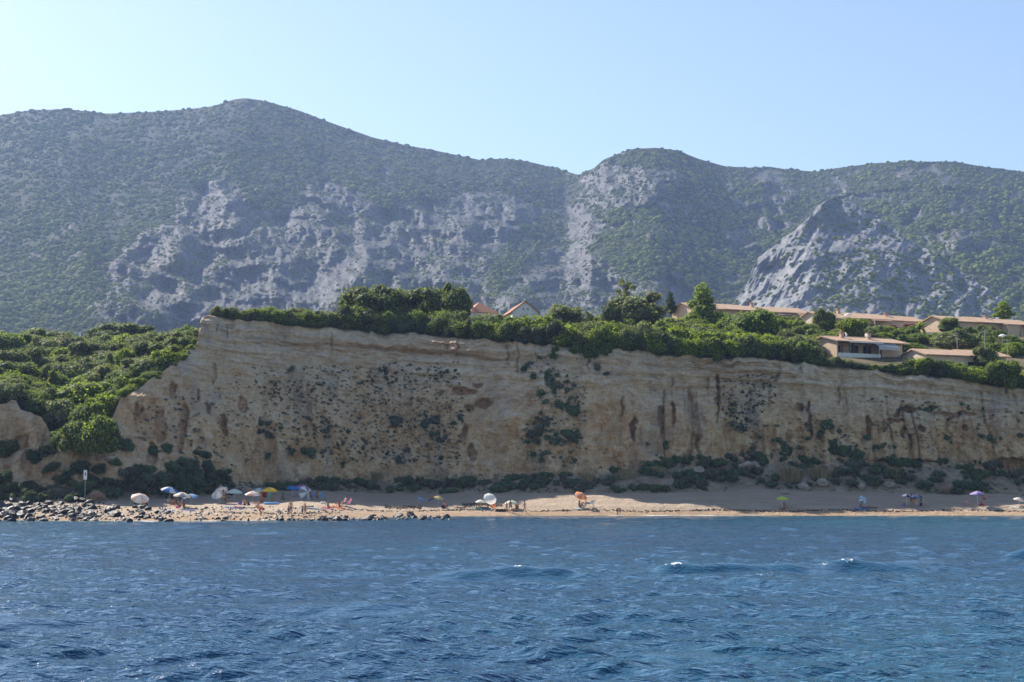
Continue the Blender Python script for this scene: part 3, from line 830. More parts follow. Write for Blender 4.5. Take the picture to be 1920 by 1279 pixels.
def leaf_mesh(name, co, tone, core=None):
    me = bpy.data.meshes.new(name)
    n = len(co) // 4
    f = np.arange(4 * n).reshape(n, 4)
    tv = np.repeat(tone, 4)
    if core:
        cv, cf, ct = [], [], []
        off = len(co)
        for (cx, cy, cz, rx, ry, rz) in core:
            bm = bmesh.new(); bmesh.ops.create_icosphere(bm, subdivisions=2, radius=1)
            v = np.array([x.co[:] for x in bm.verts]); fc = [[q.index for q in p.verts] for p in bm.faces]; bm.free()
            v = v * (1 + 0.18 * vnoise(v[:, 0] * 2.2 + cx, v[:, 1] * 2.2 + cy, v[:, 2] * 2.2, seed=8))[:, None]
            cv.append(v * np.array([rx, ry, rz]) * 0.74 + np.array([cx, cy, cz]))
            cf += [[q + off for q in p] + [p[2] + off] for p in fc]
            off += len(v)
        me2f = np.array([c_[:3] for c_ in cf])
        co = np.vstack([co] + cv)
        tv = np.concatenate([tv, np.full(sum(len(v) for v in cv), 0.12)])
        # triangles stored with quads: build in two lots
        me.vertices.add(len(co)); me.vertices.foreach_set('co', co.astype(np.float32).ravel())
        nl = 4 * n + 3 * len(me2f)
        me.loops.add(nl)
        me.loops.foreach_set('vertex_index', np.concatenate([f.ravel(), me2f.ravel()]).astype(np.int32))
        me.polygons.add(n + len(me2f))
        me.polygons.foreach_set('loop_start', np.concatenate([np.arange(n) * 4, 4 * n + np.arange(len(me2f)) * 3]).astype(np.int32))
        me.update(calc_edges=True)
    else:
        fast_mesh(me, co, f)
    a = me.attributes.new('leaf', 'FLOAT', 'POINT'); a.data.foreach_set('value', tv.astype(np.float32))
    return me

def lobes_round(g, n, r, rz, spread=0.62, z0=0.0):
    out = [(0, 0, z0 + rz * 0.9, r * 0.72, r * 0.72, rz * 0.8)]
    for i in range(n):
        a = 6.283 * i / n + g.uniform(-.4, .4)
        q = spread * r * g.uniform(0.6, 1.1)
        zz = z0 + rz * g.uniform(0.45, 1.35)
        k_ = g.uniform(0.38, 0.58)
        out.append((math.cos(a) * q, math.sin(a) * q, zz, r * k_, r * k_, rz * k_ * 1.05))
    return out

def make_crown(name, seed, kind):
    g = np.random.default_rng(seed)
    if kind == 'shrub':          # radius about 1, sits on the ground, height about 1.7
        lb = lobes_round(g, 7, 1.0, 0.85)
        lb += [(g.uniform(-.8, .8), g.uniform(-.8, .8), 0.35, 0.42, 0.42, 0.36) for _ in range(4)]
        co, tn = leaf_cloud(g, lb, 2900, 0.054)
    elif kind == 'low':          # spreading low mat
        lb = [(g.uniform(-.9, .9), g.uniform(-.55, .55), 0.22, g.uniform(.3, .5), g.uniform(.3, .45), g.uniform(.22, .4)) for _ in range(8)]
        co, tn = leaf_cloud(g, lb, 1000, 0.055)
    elif kind == 'tree':         # crown of a round tree, centre of mass at z 1.0
        lb = lobes_round(g, 9, 1.0, 0.75, 0.66, 0.08)
        lb += [(math.cos(q_) * .55, math.sin(q_) * .55, .34, .42, .42, .34) for q_ in (0, 1.3, 2.5, 3.8, 5.0)]
        lb += [(g.uniform(-.5, .5), g.uniform(-.5, .5), g.uniform(0.95, 1.3), 0.34, 0.34, 0.30) for _ in range(4)]
        co, tn = leaf_cloud(g, lb, 4200, 0.044)
    elif kind == 'pine':         # tiered, more pointed
        lb = []
        for i in range(13):
            h = 0.25 + 1.9 * (i / 12)
            q = (1.0 - 0.72 * i / 12) * 0.72
            a = i * 2.4
            lb.append((math.cos(a) * q * .75, math.sin(a) * q * .75, h, q * .62 + .08, q * .62 + .08, 0.24))
        lb.append((0, 0, 1.3, .32, .32, .9))
        co, tn = leaf_cloud(g, lb, 3200, 0.05, up=0.4)
    elif kind == 'airy':         # open crown in separate tufts
        lb = [(g.uniform(-.75, .75), g.uniform(-.6, .6), g.uniform(.7, 2.1), g.uniform(.2, .34), g.uniform(.2, .34), g.uniform(.16, .26)) for _ in range(13)]
        co, tn = leaf_cloud(g, lb, 1500, 0.06)
        return leaf_mesh(name, co, tn)
    elif kind == 'tuft':         # small bush on the cliff, radius about 1
        lb = [(0, 0, .45, .7, .7, .5)] + [(g.uniform(-.6, .6), g.uniform(-.6, .6), g.uniform(.2, .7), .4, .4, .34) for _ in range(3)]
        co, tn = leaf_cloud(g, lb, 230, 0.13, shell=(0.5, 1.3))
    core = [l_ for l_ in lb if l_[3] > 0.3]
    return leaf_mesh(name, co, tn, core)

CROWN = {kd: [make_crown(kd + '_crown', 900 + i * 7 + j * 100, kd) for i in range(nv)] for j, (kd, nv) in enumerate([('shrub', 6), ('low', 4), ('tree', 5), ('pine', 3), ('airy', 2), ('tuft', 6)])}

def limb_mesh(name, segs, sides=6):
    """tapered limbs: segs = [(p0, r0, p1, r1), ...]"""
    bm = bmesh.new()
    for (p0, r0, p1, r1) in segs:
        p0, p1 = Vector(p0), Vector(p1)
        z = (p1 - p0).normalized(); x = z.orthogonal().normalized(); y = z.cross(x)
        A = [bm.verts.new(p0 + (x * math.cos(6.283 * i / sides) + y * math.sin(6.283 * i / sides)) * r0) for i in range(sides)]
        B = [bm.verts.new(p1 + (x * math.cos(6.283 * i / sides) + y * math.sin(6.283 * i / sides)) * r1) for i in range(sides)]
        for i in range(sides):
            bm.faces.new((A[i], A[(i + 1) % sides], B[(i + 1) % sides], B[i]))
        bm.faces.new(B)
    me = bpy.data.meshes.new(name); bm.to_mesh(me); bm.free()
    return me

def trunk_variant(seed, h):
    g = random.Random(seed)
    s = [((0, 0, -0.25), .10, (g.uniform(-.05, .05), g.uniform(-.05, .05), h * .5), .075)]
    top = s[0][2]
    for i in range(5):
        a = i * 1.26 + g.uniform(-.3, .3)
        e = (math.cos(a) * .5, math.sin(a) * .5, h * g.uniform(.95, 1.25))
        s.append((top, .05, e, .018))
        s.append((e, .02, (e[0] * 1.35, e[1] * 1.35, e[2] + .22), .006))
    return limb_mesh('trunk', s)
TRUNK = {'tree': [trunk_variant(i, .75) for i in range(3)], 'pine': [limb_mesh('trunk', [((0, 0, -.25), .07, (0.02, 0, .9), .05), ((0.02, 0, .9), .05, (0, .02, 2.0), .012)] + [((0, 0, .3 + .3 * i), .025, (math.cos(i * 2.4) * .55 * (1 - i * .14), math.sin(i * 2.4) * .55 * (1 - i * .14), .42 + .3 * i), .008) for i in range(5)])],
         'shrub': [trunk_variant(9 + i, .5) for i in range(3)]}
TRUNK['airy'] = [limb_mesh('trunk', [((0, 0, -.25), .05, (.03, 0, 1.0), .035), ((.03, 0, 1.0), .035, (.1, .05, 1.9), .01), ((.03, 0, .8), .025, (-.45, .1, 1.5), .008), ((.03, 0, .9), .025, (.5, -.1, 1.6), .008)])]

VEG_N = {}
def bush(name, kind, mat_, x, y, r, h, label, group, cat='shrub', sink=0.15, z=None, rz=None, seed=None):
    """a shrub or tree: Empty > crown, trunk. r = crown radius in metres, h = height in metres"""
    nat = {'shrub': 1.62, 'low': .62, 'tree': 1.6, 'pine': 2.35, 'airy': 2.3}[kind]
    g = random.Random(seed if seed is not None else hash((round(x, 2), round(y, 2))) & 0xffff)
    zz = ground(x, y) if z is None else z
    o = empty(name, (x, y, zz - sink), g.uniform(0, 6.28) if rz is None else rz)
    o.scale = (r, r * g.uniform(.88, 1.12), h / nat)
    tagp(o, label, cat, group)
    link('crown', g.choice(CROWN[kind]), FOL[mat_], o)
    tk = 'shrub' if kind in ('shrub', 'low') else kind
    link('trunk', g.choice(TRUNK[tk]), BARK, o)
    VEG_N[label] = VEG_N.get(label, 0) + 1
    return o

def colx(px, D):
    return (px - 960.0) / FOC * D / (CP - SP * 0.0) * 1.0

def crest_at(px):
    return float(np.interp(px, cols, dcr)), float(np.interp(px, cols, zcr))

rg = random.Random(42)
# ---- rim hedge: rows of shrubs along the cliff edge
def region(px):
    for a, b, t in RIM:
        if a <= px < b:
            return t
RIM = [(200, 370, 'on the sloping edge left of the headland'), (370, 470, 'on the headland at the cliff\'s left end'), (470, 640, 'on the cliff rim between headland and oak grove'), (640, 890, 'on the cliff rim below the oak grove'),
       (890, 1040, 'on the cliff rim below the white gabled house'), (1040, 1250, 'on the cliff rim right of the white gabled house'), (1250, 1420, 'on the cliff rim below the tall pine'),
       (1420, 1540, 'on the cliff rim left of the balcony villa'), (1540, 1705, 'on the cliff rim below the balcony villa'), (1705, 1840, 'on the cliff rim below the antenna poles'), (1840, 2000, 'on the cliff rim at the far right')]
def rim_row(px0, px1, step, back, rr, hh, mats, names):
    p = px0
    while p < px1:
        D = crest_at(p)[0] + rg.uniform(*back)
        x = (p - 960) / FOC * D
        m_ = rg.choice(mats)
        nm = {'mastic': ('mastic_shrub', 'bright green mastic shrub'), 'green': ('leafy_shrub', 'mid green leafy shrub'), 'olive': ('olive_shrub', 'grey green olive shrub'), 'juniper': ('juniper_shrub', 'dark green juniper shrub'), 'oak': ('oak_shrub', 'dark oak shrub')}[m_]
        row = names
        rr_ = rg.uniform(*rr)
        bush(nm[0], 'shrub', m_, x, D, rr_, rg.uniform(*hh), f'{"wide" if rr_ > (rr[0] + rr[1]) / 2 else "narrow"} {row} {nm[1]} {region(min(max(p, 201), 1999))}', f'{row} shrubs {region(min(max(p, 201), 1999))}')
        p += step * rg.uniform(.75, 1.25)
rim_row(338, 368, 10, (0.8, 2.0), (.6, .9), (.8, 1.2), ['mastic', 'green'], 'front-row')
rim_row(222, 338, 11, (0.6, 2.2), (1.0, 1.6), (1.2, 1.9), ['mastic', 'green', 'mastic', 'olive'], 'front-row')
rim_row(402, 470, 14, (0.8, 2.0), (.9, 1.5), (1.4, 2.2), ['mastic', 'green', 'olive'], 'front-row')
rim_row(470, 640, 15, (0.6, 2.0), (1.2, 1.9), (1.9, 3.0), ['mastic', 'olive', 'green', 'green'], 'front-row')
rim_row(640, 1240, 17, (0.5, 2.0), (1.5, 2.3), (2.8, 4.3), ['green', 'juniper', 'mastic', 'oak'], 'front-row')
rim_row(1240, 1530, 16, (0.5, 2.0), (1.5, 2.2), (2.6, 3.8), ['green', 'juniper', 'mastic', 'oak'], 'front-row')
rim_row(1530, 1705, 15, (0.4, 1.6), (1.0, 1.5), (1.0, 1.6), ['green', 'juniper', 'mastic', 'olive'], 'front-row')
rim_row(1705, 1985, 15, (0.4, 1.6), (1.4, 2.1), (2.2, 3.2), ['mastic', 'green', 'juniper'], 'front-row')
rim_row(500, 660, 24, (4, 6.5), (1.5, 2.2), (2.4, 3.2), ['mastic', 'olive', 'green'], 'back-row')
rim_row(660, 1240, 22, (4, 7.5), (2.0, 2.9), (3.6, 5.2), ['green', 'mastic', 'oak', 'olive'], 'back-row')
rim_row(1240, 1520, 22, (4, 8), (2.0, 2.8), (3.4, 4.8), ['green', 'mastic', 'mastic', 'olive'], 'back-row')
rim_row(1720, 1985, 24, (3.5, 6), (1.4, 2.0), (1.9, 2.7), ['mastic', 'mastic', 'green'], 'back-row')
# shrubs spilling over the edge
for (p, y_, r_, h_) in [(1040, 672, .9, 2.0), (1082, 668, 1.2, 2.6), (1107, 672, 1.3, 2.8), (1135, 668, 1.0, 2.2), (1885, 728, 2.2, 4.6), (1862, 712, 1.5, 3.2), (1345, 676, 1.0, 1.8)]:
    D = crest_at(p)[0] - .3
    v = vec(p, y_, D)
    bush('overhanging_shrub', 'shrub', 'green', v.x, D - .4, r_, h_, 'large dark shrub hanging over the cliff edge at far right' if p == 1885 else f'shrub spilling over {region(p)}', 'shrubs spilling over the cliff edge', z=v.z)

# ---- plateau and hillside fill
def fill(n, px0, px1, D0, D1, rr, hh, mats, kinds, desc, seed, keep=lambda px, D: px < 345 or px > 400 or D > 255):
    g = random.Random(seed)
    done, tries, spots = 0, 0, []
    while done < n and tries < n * 30:
        tries += 1
        p, D = g.uniform(px0, px1), g.uniform(D0, D1)
        if D < crest_at(p)[0] + 1.5 or not keep(p, D):
            continue
        x = (p - 960) / FOC * D
        if any((x - a) ** 2 + (D - b) ** 2 < (1.15 * rr[0]) ** 2 for a, b in spots):
            continue
        spots.append((x, D))
        m_, kd = g.choice(mats), g.choice(kinds)
        nm = {'mastic': 'bright mastic', 'green': 'green broadleaf', 'olive': 'greyish olive', 'juniper': 'dark juniper', 'oak': 'dark oak', 'pine': 'yellowish pine'}[m_]
        what = 'tree' if kd in ('tree', 'pine') else 'shrub'
        rr_, u_ = g.uniform(*rr), (p - px0) / (px1 - px0)
        size = 'small' if rr_ < rr[0] + .33 * (rr[1] - rr[0]) else 'medium' if rr_ < rr[0] + .67 * (rr[1] - rr[0]) else 'large'
        pos = 'left part' if u_ < .33 else 'middle' if u_ < .67 else 'right part'
        bush(f'{m_}_{what}', kd, m_, x, D, rr_, g.uniform(*hh), f'{size} {nm} {what} {desc}, {pos}', f'trees and shrubs {desc}', cat=what)
        done += 1
fill(58, -40, 372, 196, 232, (1.8, 3.0), (2.4, 3.6), ['mastic', 'green', 'oak', 'olive'], ['shrub', 'shrub', 'tree'], 'low on the left hillside above the outcrop', 1, lambda p, D: (p > 215 or D > 206) and p < 335)
fill(72, -50, 372, 232, 285, (1.7, 4.0), (2.0, 5.2), ['mastic', 'green', 'olive', 'oak', 'olive', 'oak'], ['shrub', 'tree', 'tree'], 'halfway up the left hillside', 2)
fill(44, -60, 380, 285, 350, (2.4, 4.8), (3.0, 5.8), ['green', 'oak', 'olive', 'juniper'], ['shrub', 'tree'], 'along the top of the left hillside', 3)
fill(40, 600, 1240, 252, 300, (2.0, 3.2), (2.8, 4.2), ['green', 'oak', 'olive', 'juniper'], ['shrub', 'tree'], 'on the plateau behind the middle rim', 4)
fill(52, 1230, 1530, 250, 298, (2.0, 3.0), (2.6, 3.8), ['mastic', 'green', 'olive', 'oak', 'pine'], ['shrub', 'tree', 'shrub'], 'on the slope below the left terraced house', 5)
fill(42, 1520, 1970, 273, 296, (1.8, 2.6), (1.8, 2.7), ['mastic', 'green', 'olive', 'oak'], ['shrub', 'tree', 'shrub'], 'on the slope between the villas and the terraced houses', 6)
fill(30, 1260, 1980, 340, 362, (2.0, 3.2), (2.8, 4.2), ['pine', 'green', 'oak', 'mastic'], ['tree', 'shrub', 'pine'], 'behind the roofs of the terraced houses', 7)
fill(12, 1070, 1250, 262, 288, (1.8, 3.0), (3.8, 6.0), ['olive', 'green', 'oak', 'pine'], ['tree', 'tree', 'pine'], 'rising right of the white gabled house', 8)
fill(11, 1335, 1510, 298, 306, (1.3, 2.1), (2.4, 3.6), ['green', 'olive', 'oak', 'pine'], ['tree', 'shrub'], 'just before the left terraced house', 9)
fill(8, 1590, 1735, 290, 295, (1.3, 2.0), (2.2, 3.0), ['green', 'olive', 'mastic'], ['tree', 'shrub'], 'just below the garden terrace', 10)
fill(10, 1790, 1940, 294, 304, (1.3, 2.2), (2.4, 3.4), ['green', 'olive', 'oak'], ['tree', 'shrub'], 'just before the right terraced house', 11)
# ---- single trees
def tree_at(name, kind, m_, px, pyb, D, wpx, hpx, label, group=None):
    v = vec(px, pyb, D)
    s = D / FOC
    return bush(name, kind, m_, v.x, D, wpx * s / 2, hpx * s, label, group, cat='tree', z=v.z, sink=0.0)
for i, (p, yb, D, w_, h_, t) in enumerate([(700, 602, 252, 118, 76, 'leftmost broad crown of the dark oak grove on the plateau'), (668, 603, 255, 70, 50, 'low leftmost edge tree of the dark oak grove'), (762, 602, 256, 84, 66, 'second broad oak of the dark grove, left of the middle'), (812, 602, 254, 84, 74, 'third oak of the dark grove, right of the middle'), (855, 603, 251, 66, 80, 'rightmost and tallest oak of the dark grove beside the red roof')]):
    tree_at('oak_tree', 'tree', 'oak', p, yb, D, w_, h_, t, 'oak grove on the plateau')
tree_at('eucalyptus_tree', 'airy', 'olive', 1174, 590, 285, 46, 70, 'airy pale tree standing alone above the plateau shrubs')
tree_at('pine_tree', 'pine', 'pine', 1318, 612, 292, 82, 82, 'tall bushy pine in front of the left terraced house')
tree_at('conifer_tree', 'pine', 'juniper', 1257, 590, 322, 28, 44, 'small dark pointed conifer left of the tan gable wall')
tree_at('olive_tree', 'tree', 'olive', 1056, 612, 270, 82, 44, 'rounded olive tree right of the white gabled house', )
tree_at('olive_tree', 'tree', 'olive', 1195, 612, 276, 112, 66, 'wide rounded olive tree on the highest part of the plateau')
tree_at('juniper_tree', 'tree', 'juniper', 1146, 625, 262, 50, 60, 'dark juniper tree in front of the wide olive tree')
tree_at('leafy_tree', 'tree', 'green', 1420, 640, 268, 96, 66, 'large bright green tree below the left terraced house')
tree_at('leafy_tree', 'tree', 'mastic', 1598, 636, 282, 60, 44, 'yellow green tree behind the balcony villa chimneys')
tree_at('leafy_tree', 'pine', 'mastic', 1882, 598, 345, 50, 34, 'yellow green bushy tree behind the right terraced house')
tree_at('oak_tree', 'tree', 'oak', 1545, 622, 296, 46, 46, 'dark tree in front of the middle terraced house gable')
tree_at('round_tree', 'tree', 'green', 1780, 624, 300, 44, 32, 'round clipped dark green tree before the right terraced house')
tree_at('olive_tree', 'tree', 'olive', 1795, 655, 272, 96, 40, 'wide olive tree behind the antenna poles')
tree_at('dark_tree', 'tree', 'oak', 1850, 690, 258, 48, 46, 'dark brown green tree breaking the low tiled roof line')
for i, (p, yb, D, w_, h_) in enumerate([(238, 652, 322, 120, 50), (190, 656, 318, 80, 42), (120, 662, 312, 80, 34), (40, 660, 318, 90, 38), (295, 660, 300, 60, 30)]):
    tree_at('oak_tree', 'tree', 'oak' if i < 2 else 'green', p, yb, D, w_, h_, ['broad dark oak standing highest on the left hillside', 'dark oak just left of the highest hillside oak', 'green tree on the left hillside skyline, middle', 'green tree on the left hillside skyline near the frame edge', 'green tree on the left hillside skyline near the cliff'][i])
for i, (p, yb, D, w_, h_, m_) in enumerate([(182, 850, 198, 70, 84, 'green'), (120, 800, 207, 80, 62, 'olive'), (190, 792, 209, 70, 62, 'mastic'), (205, 838, 201, 44, 60, 'juniper'), (66, 775, 210, 60, 50, 'green'), (150, 760, 216, 100, 52, 'mastic'), (140, 848, 199, 62, 66, 'oak'), (160, 808, 204, 74, 60, 'green'), (115, 838, 201, 50, 40, 'green')]):
    v = vec(p, yb, D); s_ = D / FOC
    bush('gully_shrub', 'shrub', m_, v.x, D, w_ * s_ / 2, h_ * s_, ['large dark green bush filling the right of the gully', 'grey green bush on the left shoulder of the gully', 'bright green bush at the top right of the gully', 'dark juniper bush at the right edge of the gully', 'green bush behind the sandy outcrop at far left', 'bright mastic bush above the gully bushes', 'dark oak bush filling the left of the gully', 'green bush in the middle of the gully', 'low green bush at the left gully edge'][i], z=v.z, group='gully bushes')
print('veg trees', round(time.time() - T0, 1), len(VEG_N))

# ---- shrubs clinging to the face and growing on the talus
NSM = [0]
def on_face(px, py, r, m_, name, label, group, kind='tuft', tilt=0.5, flat=1.0):
    h, n = hit(px, py)
    if h is None:
        return None
    o = link(name, rg.choice(CROWN[kind]), FOL[m_])
    up = (Vector((0, 0, 1)) * (1 - tilt) + Vector(n if n.y < 0 else -n) * tilt).normalized()
    o.rotation_mode = 'QUATERNION'
    o.rotation_quaternion = up.to_track_quat('Z', 'Y') @ Euler((0, 0, rg.uniform(0, 6.28))).to_quaternion()
    o.location = h - up * r * 0.15
    o.scale = (r * rg.uniform(.8, 1.25), r * rg.uniform(.8, 1.25), r * flat * rg.uniform(.75, 1.15))
    tagp(o, label, 'shrub', group)
    return o
FACE = [  # polygon, count, radius range, materials, phrase
    ([(470, 690), (860, 680), (870, 760), (860, 880), (560, 870), (490, 800)], 150, (.20, .48), ['scrub', 'scrub', 'juniper'], 'dotting the left half of the cliff face'),
    ([(985, 690), (1010, 660), (1100, 720), (1100, 870), (1000, 885), (960, 830), (1010, 770)], 55, (.35, .8), ['scrub', 'glauc', 'glauc'], 'in the green streak down the middle of the cliff'),
    ([(1350, 705), (1460, 700), (1450, 760), (1400, 800), (1360, 780)], 38, (.2, .42), ['scrub', 'juniper'], 'dotting the cliff below the balcony villa\'s left'),
    ([(1370, 795), (1560, 780), (1660, 850), (1400, 865)], 26, (.4, .9), ['glauc', 'scrub'], 'low on the cliff right of the middle'),
    ([(1600, 740), (1920, 770), (1920, 850), (1660, 850)], 26, (.3, .55), ['scrub', 'glauc'], 'scattered on the right end of the cliff'),
]
def poly_pick(pl_, g):
    xs, ysx = [q[0] for q in pl_], [q[1] for q in pl_]
    while True:
        a, b = g.uniform(min(xs), max(xs)), g.uniform(min(ysx), max(ysx))
        if in_poly(np.array(a), np.array(b), pl_):
            return a, b
gf = random.Random(3)
for pl_, n_, rr, mats, ph in FACE:
    seeds = [poly_pick(pl_, gf) for _ in range(max(4, n_ // 8))]
    for i in range(n_):
        if gf.random() < .6:
            s_ = gf.choice(seeds); a, b = s_[0] + gf.gauss(0, 14), s_[1] + gf.gauss(0, 8)
        else:
            a, b = poly_pick(pl_, gf)
        r_ = gf.uniform(*rr) * (1.5 if gf.random() < .12 else 1)
        mt = gf.choice(mats)
        hgt_ = (b - float(np.interp(a, cols, crpy))) / max(1.0, float(np.interp(a, cols, ftpy)) - float(np.interp(a, cols, crpy)))
        on_face(a, b, r_, mt, 'cliff_shrub', ('tiny ' if r_ < .3 else 'small ' if r_ < .48 else 'larger ') + {'scrub': 'grey green', 'juniper': 'dark', 'glauc': 'green'}[mt] + ' shrub ' + ('high' if hgt_ < .38 else 'midway' if hgt_ < .68 else 'low') + ', ' + ph, 'shrubs ' + ph)
# bigger named bushes on the face
for (a, b, r_, m_, lb) in [(548, 692, .85, 'glauc', 'blue green bush high on the left cliff face, alone above the dots'), (742, 790, 1.9, 'scrub', 'wide dark bush in the left middle of the cliff face'), (812, 795, 1.9, 'scrub', 'wide grey bush right of the dark one on the cliff face'), (820, 822, 1.2, 'glauc', 'green bush just under the wide grey bush'), (1065, 768, 1.5, 'glauc', 'largest green bush in the streak down the cliff middle'), (1020, 800, 1.4, 'scrub', 'grey bush left in the green streak'), (1070, 815, 1.5, 'glauc', 'green bush low in the green streak'), (1248, 836, .75, 'glauc', 'single round bush at the foot of the bare wall'), (1213, 832, .5, 'glauc', 'small bush left of the single round bush'), (1590, 850, 1.9, 'glauc', 'big dark green bush at the cliff foot right of middle'), (1560, 838, 1.2, 'glauc', 'green bush left of the big dark one at the cliff foot'), (1625, 822, .9, 'glauc', 'tall narrow bush against a buttress on the right'), (1540, 815, .9, 'glauc', 'bush in a cleft above the big cliff foot bush'), (1656, 838, .8, 'glauc', 'bush right of the tall narrow buttress bush'), (1676, 840, .8, 'glauc', 'round bush further right along the buttress foot'), (1775, 822, .8, 'glauc', 'round bush alone on the right cliff face'), (1840, 820, .8, 'glauc', 'rightmost round bush on the cliff face'), (1376, 772, .8, 'scrub', 'dark bush under the dotted patch right of middle'), (1420, 858, 1.5, 'glauc', 'spreading green bush low on the right talus top'), (575, 850, 1.5, 'glauc', 'green bush low on the left cliff face'), (545, 845, 1.1, 'glauc', 'green bush left of the low left one'), (500, 855, .8, 'glauc', 'small green bush at the left cliff foot'), (490, 792, 1.2, 'scrub', 'dark bush on the left slope of the cliff'), (497, 815, 1.2, 'scrub', 'dark bush below the one on the left slope'), (985, 690, .7, 'juniper', 'dark bush in the crack below the rim'), (1000, 706, .8, 'juniper', 'second dark bush down the crack'), (1120, 690, .9, 'scrub', 'bush in the diagonal crack right of middle'), (1140, 702, .8, 'scrub', 'lower bush in the diagonal crack')]:
    on_face(a, b, r_, m_, 'cliff_bush', lb, None, kind='low' if r_ > 1.0 else 'tuft', flat=1.5 if r_ > 1.0 else .75)
# talus and foot-of-cliff vegetation
def talus_veg(n, px0, px1, f0, f1, rr, mats, ph, seed):
    g = random.Random(seed)
    for i in range(n):
        p = g.uniform(px0, px1)
        b0, b1 = float(np.interp(p, cols, btpy)), float(np.interp(p, cols, ftpy))
        py = b0 + (b1 - b0) * g.uniform(f0, f1)
        r_, mt, u_, w_ = g.uniform(*rr), g.choice(mats), (p - px0) / (px1 - px0), (b0 - py) / max(1., b0 - b1)
        on_face(p, py, r_, mt, 'foot_shrub', ('small ' if r_ < rr[0] + .5 * (rr[1] - rr[0]) else 'wide ') + {'scrub': 'grey', 'juniper': 'dark', 'glauc': 'green'}[mt] + ' bush, ' + ('left' if u_ < .33 else 'middle' if u_ < .67 else 'right') + (' lower, ' if w_ < .4 else ' upper, ') + ph, 'scrub ' + ph, kind='low', tilt=.2, flat=1.5)
talus_veg(30, 250, 430, .0, 1.1, (.8, 1.5), ['glauc', 'juniper', 'scrub'], 'on the slope behind the left umbrellas', 1)
talus_veg(40, 480, 860, .05, 1.0, (.7, 1.4), ['glauc', 'glauc', 'scrub'], 'at the cliff foot behind the yellow umbrella', 2)
talus_veg(38, 860, 1200, .05, 1.0, (.7, 1.4), ['glauc', 'glauc', 'scrub'], 'at the cliff foot behind the orange umbrella', 3)
talus_veg(60, 1200, 1560, .05, 1.15, (.6, 1.5), ['glauc', 'glauc', 'scrub'], 'on the talus behind the lime umbrella', 4)
talus_veg(60, 1560, 1960, .05, 1.15, (.6, 1.5), ['glauc', 'scrub', 'glauc'], 'on the talus behind the purple umbrella', 5)
talus_veg(48, 95, 430, .2, 2.1, (.7, 1.5), ['glauc', 'scrub', 'glauc', 'juniper'], 'on the bank behind the leftmost umbrellas', 7)
talus_veg(26, -30, 250, .0, 1.4, (.7, 1.4), ['glauc', 'juniper'], 'around the sign at the left shore', 6)
for (a, b, r_) in [(320, 890, 1.6), (345, 880, 1.8), (362, 900, 1.5), (385, 880, 1.3), (300, 905, 1.3), (398, 905, 1.3), (270, 905, 1.2), (60, 860, 1.6), (20, 850, 1.8), (90, 850, 1.4), (10, 905, 1.4), (55, 915, 1.2), (120, 905, 1.2), (250, 890, 1.0), (285, 850, 1.1), (310, 845, 1.0), (150, 880, 1.2), (185, 885, 1.1), (130, 890, 1.2), (215, 870, 1.0), (235, 840, 1.1), (245, 905, 1.1), (170, 905, 1.1), (200, 910, 1.0), (100, 880, 1.1), (335, 905, 1.4), (372, 915, 1.3)]:
    on_face(a, b, r_, 'glauc' if a > 200 else 'juniper', 'slope_shrub', ('large ' if r_ > 1.25 else 'small ') + ('leafy dark green bush ' + ('high' if b < 875 else 'low') + ' on the slope ' + ('left of' if a < 300 else 'behind') + ' the leftmost umbrellas' if a > 200 else 'dark bush ' + ('high' if b < 870 else 'low') + ' on the sandy outcrop ' + ('at the frame edge' if a < 70 else 'above the sign')), 'bushes on the left slopes', kind='shrub', tilt=.35, flat=.8)
FACE += [([(230, 780), (480, 690), (500, 880), (300, 880)], 40, (.2, .4), ['scrub'], ''), ([(500, 700), (860, 690), (850, 860), (520, 850)], 60, (.2, .4), ['scrub'], '')]
# the smallest scrub, too small to pick apart: one mass
g = np.random.default_rng(77)
bco, btn = leaf_cloud(g, [(0, 0, .35, .7, .7, .45)], 26, .28)
allc, allt = [], []
for pl_, n_, rr, mats, ph in FACE:
    for i in range(int(n_ * 6.0)):
        a, b = poly_pick(pl_, gf)
        h, nn = hit(a, b)
        if h is None: continue
        r_ = gf.uniform(.10, .30) if gf.random() < .8 else gf.uniform(.3, .5)
        allc.append(bco * r_ + np.array(h)); allt.append(btn * .8)
for i in range(700):
    p = gf.uniform(-20, 1940)
    b0, b1 = float(np.interp(p, cols, btpy)), float(np.interp(p, cols, ftpy))
    h, nn = hit(p, b0 + (b1 - b0) * gf.uniform(-.02, 1.2))
    if h is None: continue
    allc.append(bco * gf.uniform(.14, .38) + np.array(h)); allt.append(btn)
sc_me = leaf_mesh('scrub_tufts', np.vstack(allc), np.concatenate(allt))
tagp(link('scrub_tufts', sc_me, FOL['scrub']), 'tiny dark scrub tufts peppering the cliff face and talus', 'scrub', kind='stuff')
# dry reed clumps
def blades(seed, n, h, spread, lean):
    g = np.random.default_rng(seed)
    base = np.stack([g.normal(0, spread, n), g.normal(0, spread * .6, n), np.zeros(n)], -1)
    d = np.stack([g.normal(0, lean, n) + base[:, 0] * .25, g.normal(0, lean, n), np.ones(n)], -1)
    L = h * g.uniform(.55, 1.1, n)[:, None]
    w = np.stack([np.full(n, .035), g.normal(0, .015, n), np.zeros(n)], -1)
    mid_ = base + d * L * .6
    tip = base + d * L + np.stack([g.normal(0, .15, n), g.normal(0, .1, n), -0.05 * np.ones(n)], -1)
    co = np.stack([base - w, base + w, mid_ + w, mid_ - w, mid_ - w, mid_ + w, tip + w * .3, tip - w * .3], 1).reshape(-1, 3)
    return leaf_mesh('reed_blades', co, np.repeat(np.clip(g.normal(.5, .25, n), 0, 1), 2))
REED = [blades(5 + i, 240, 2.0, .55, .10) for i in range(3)]
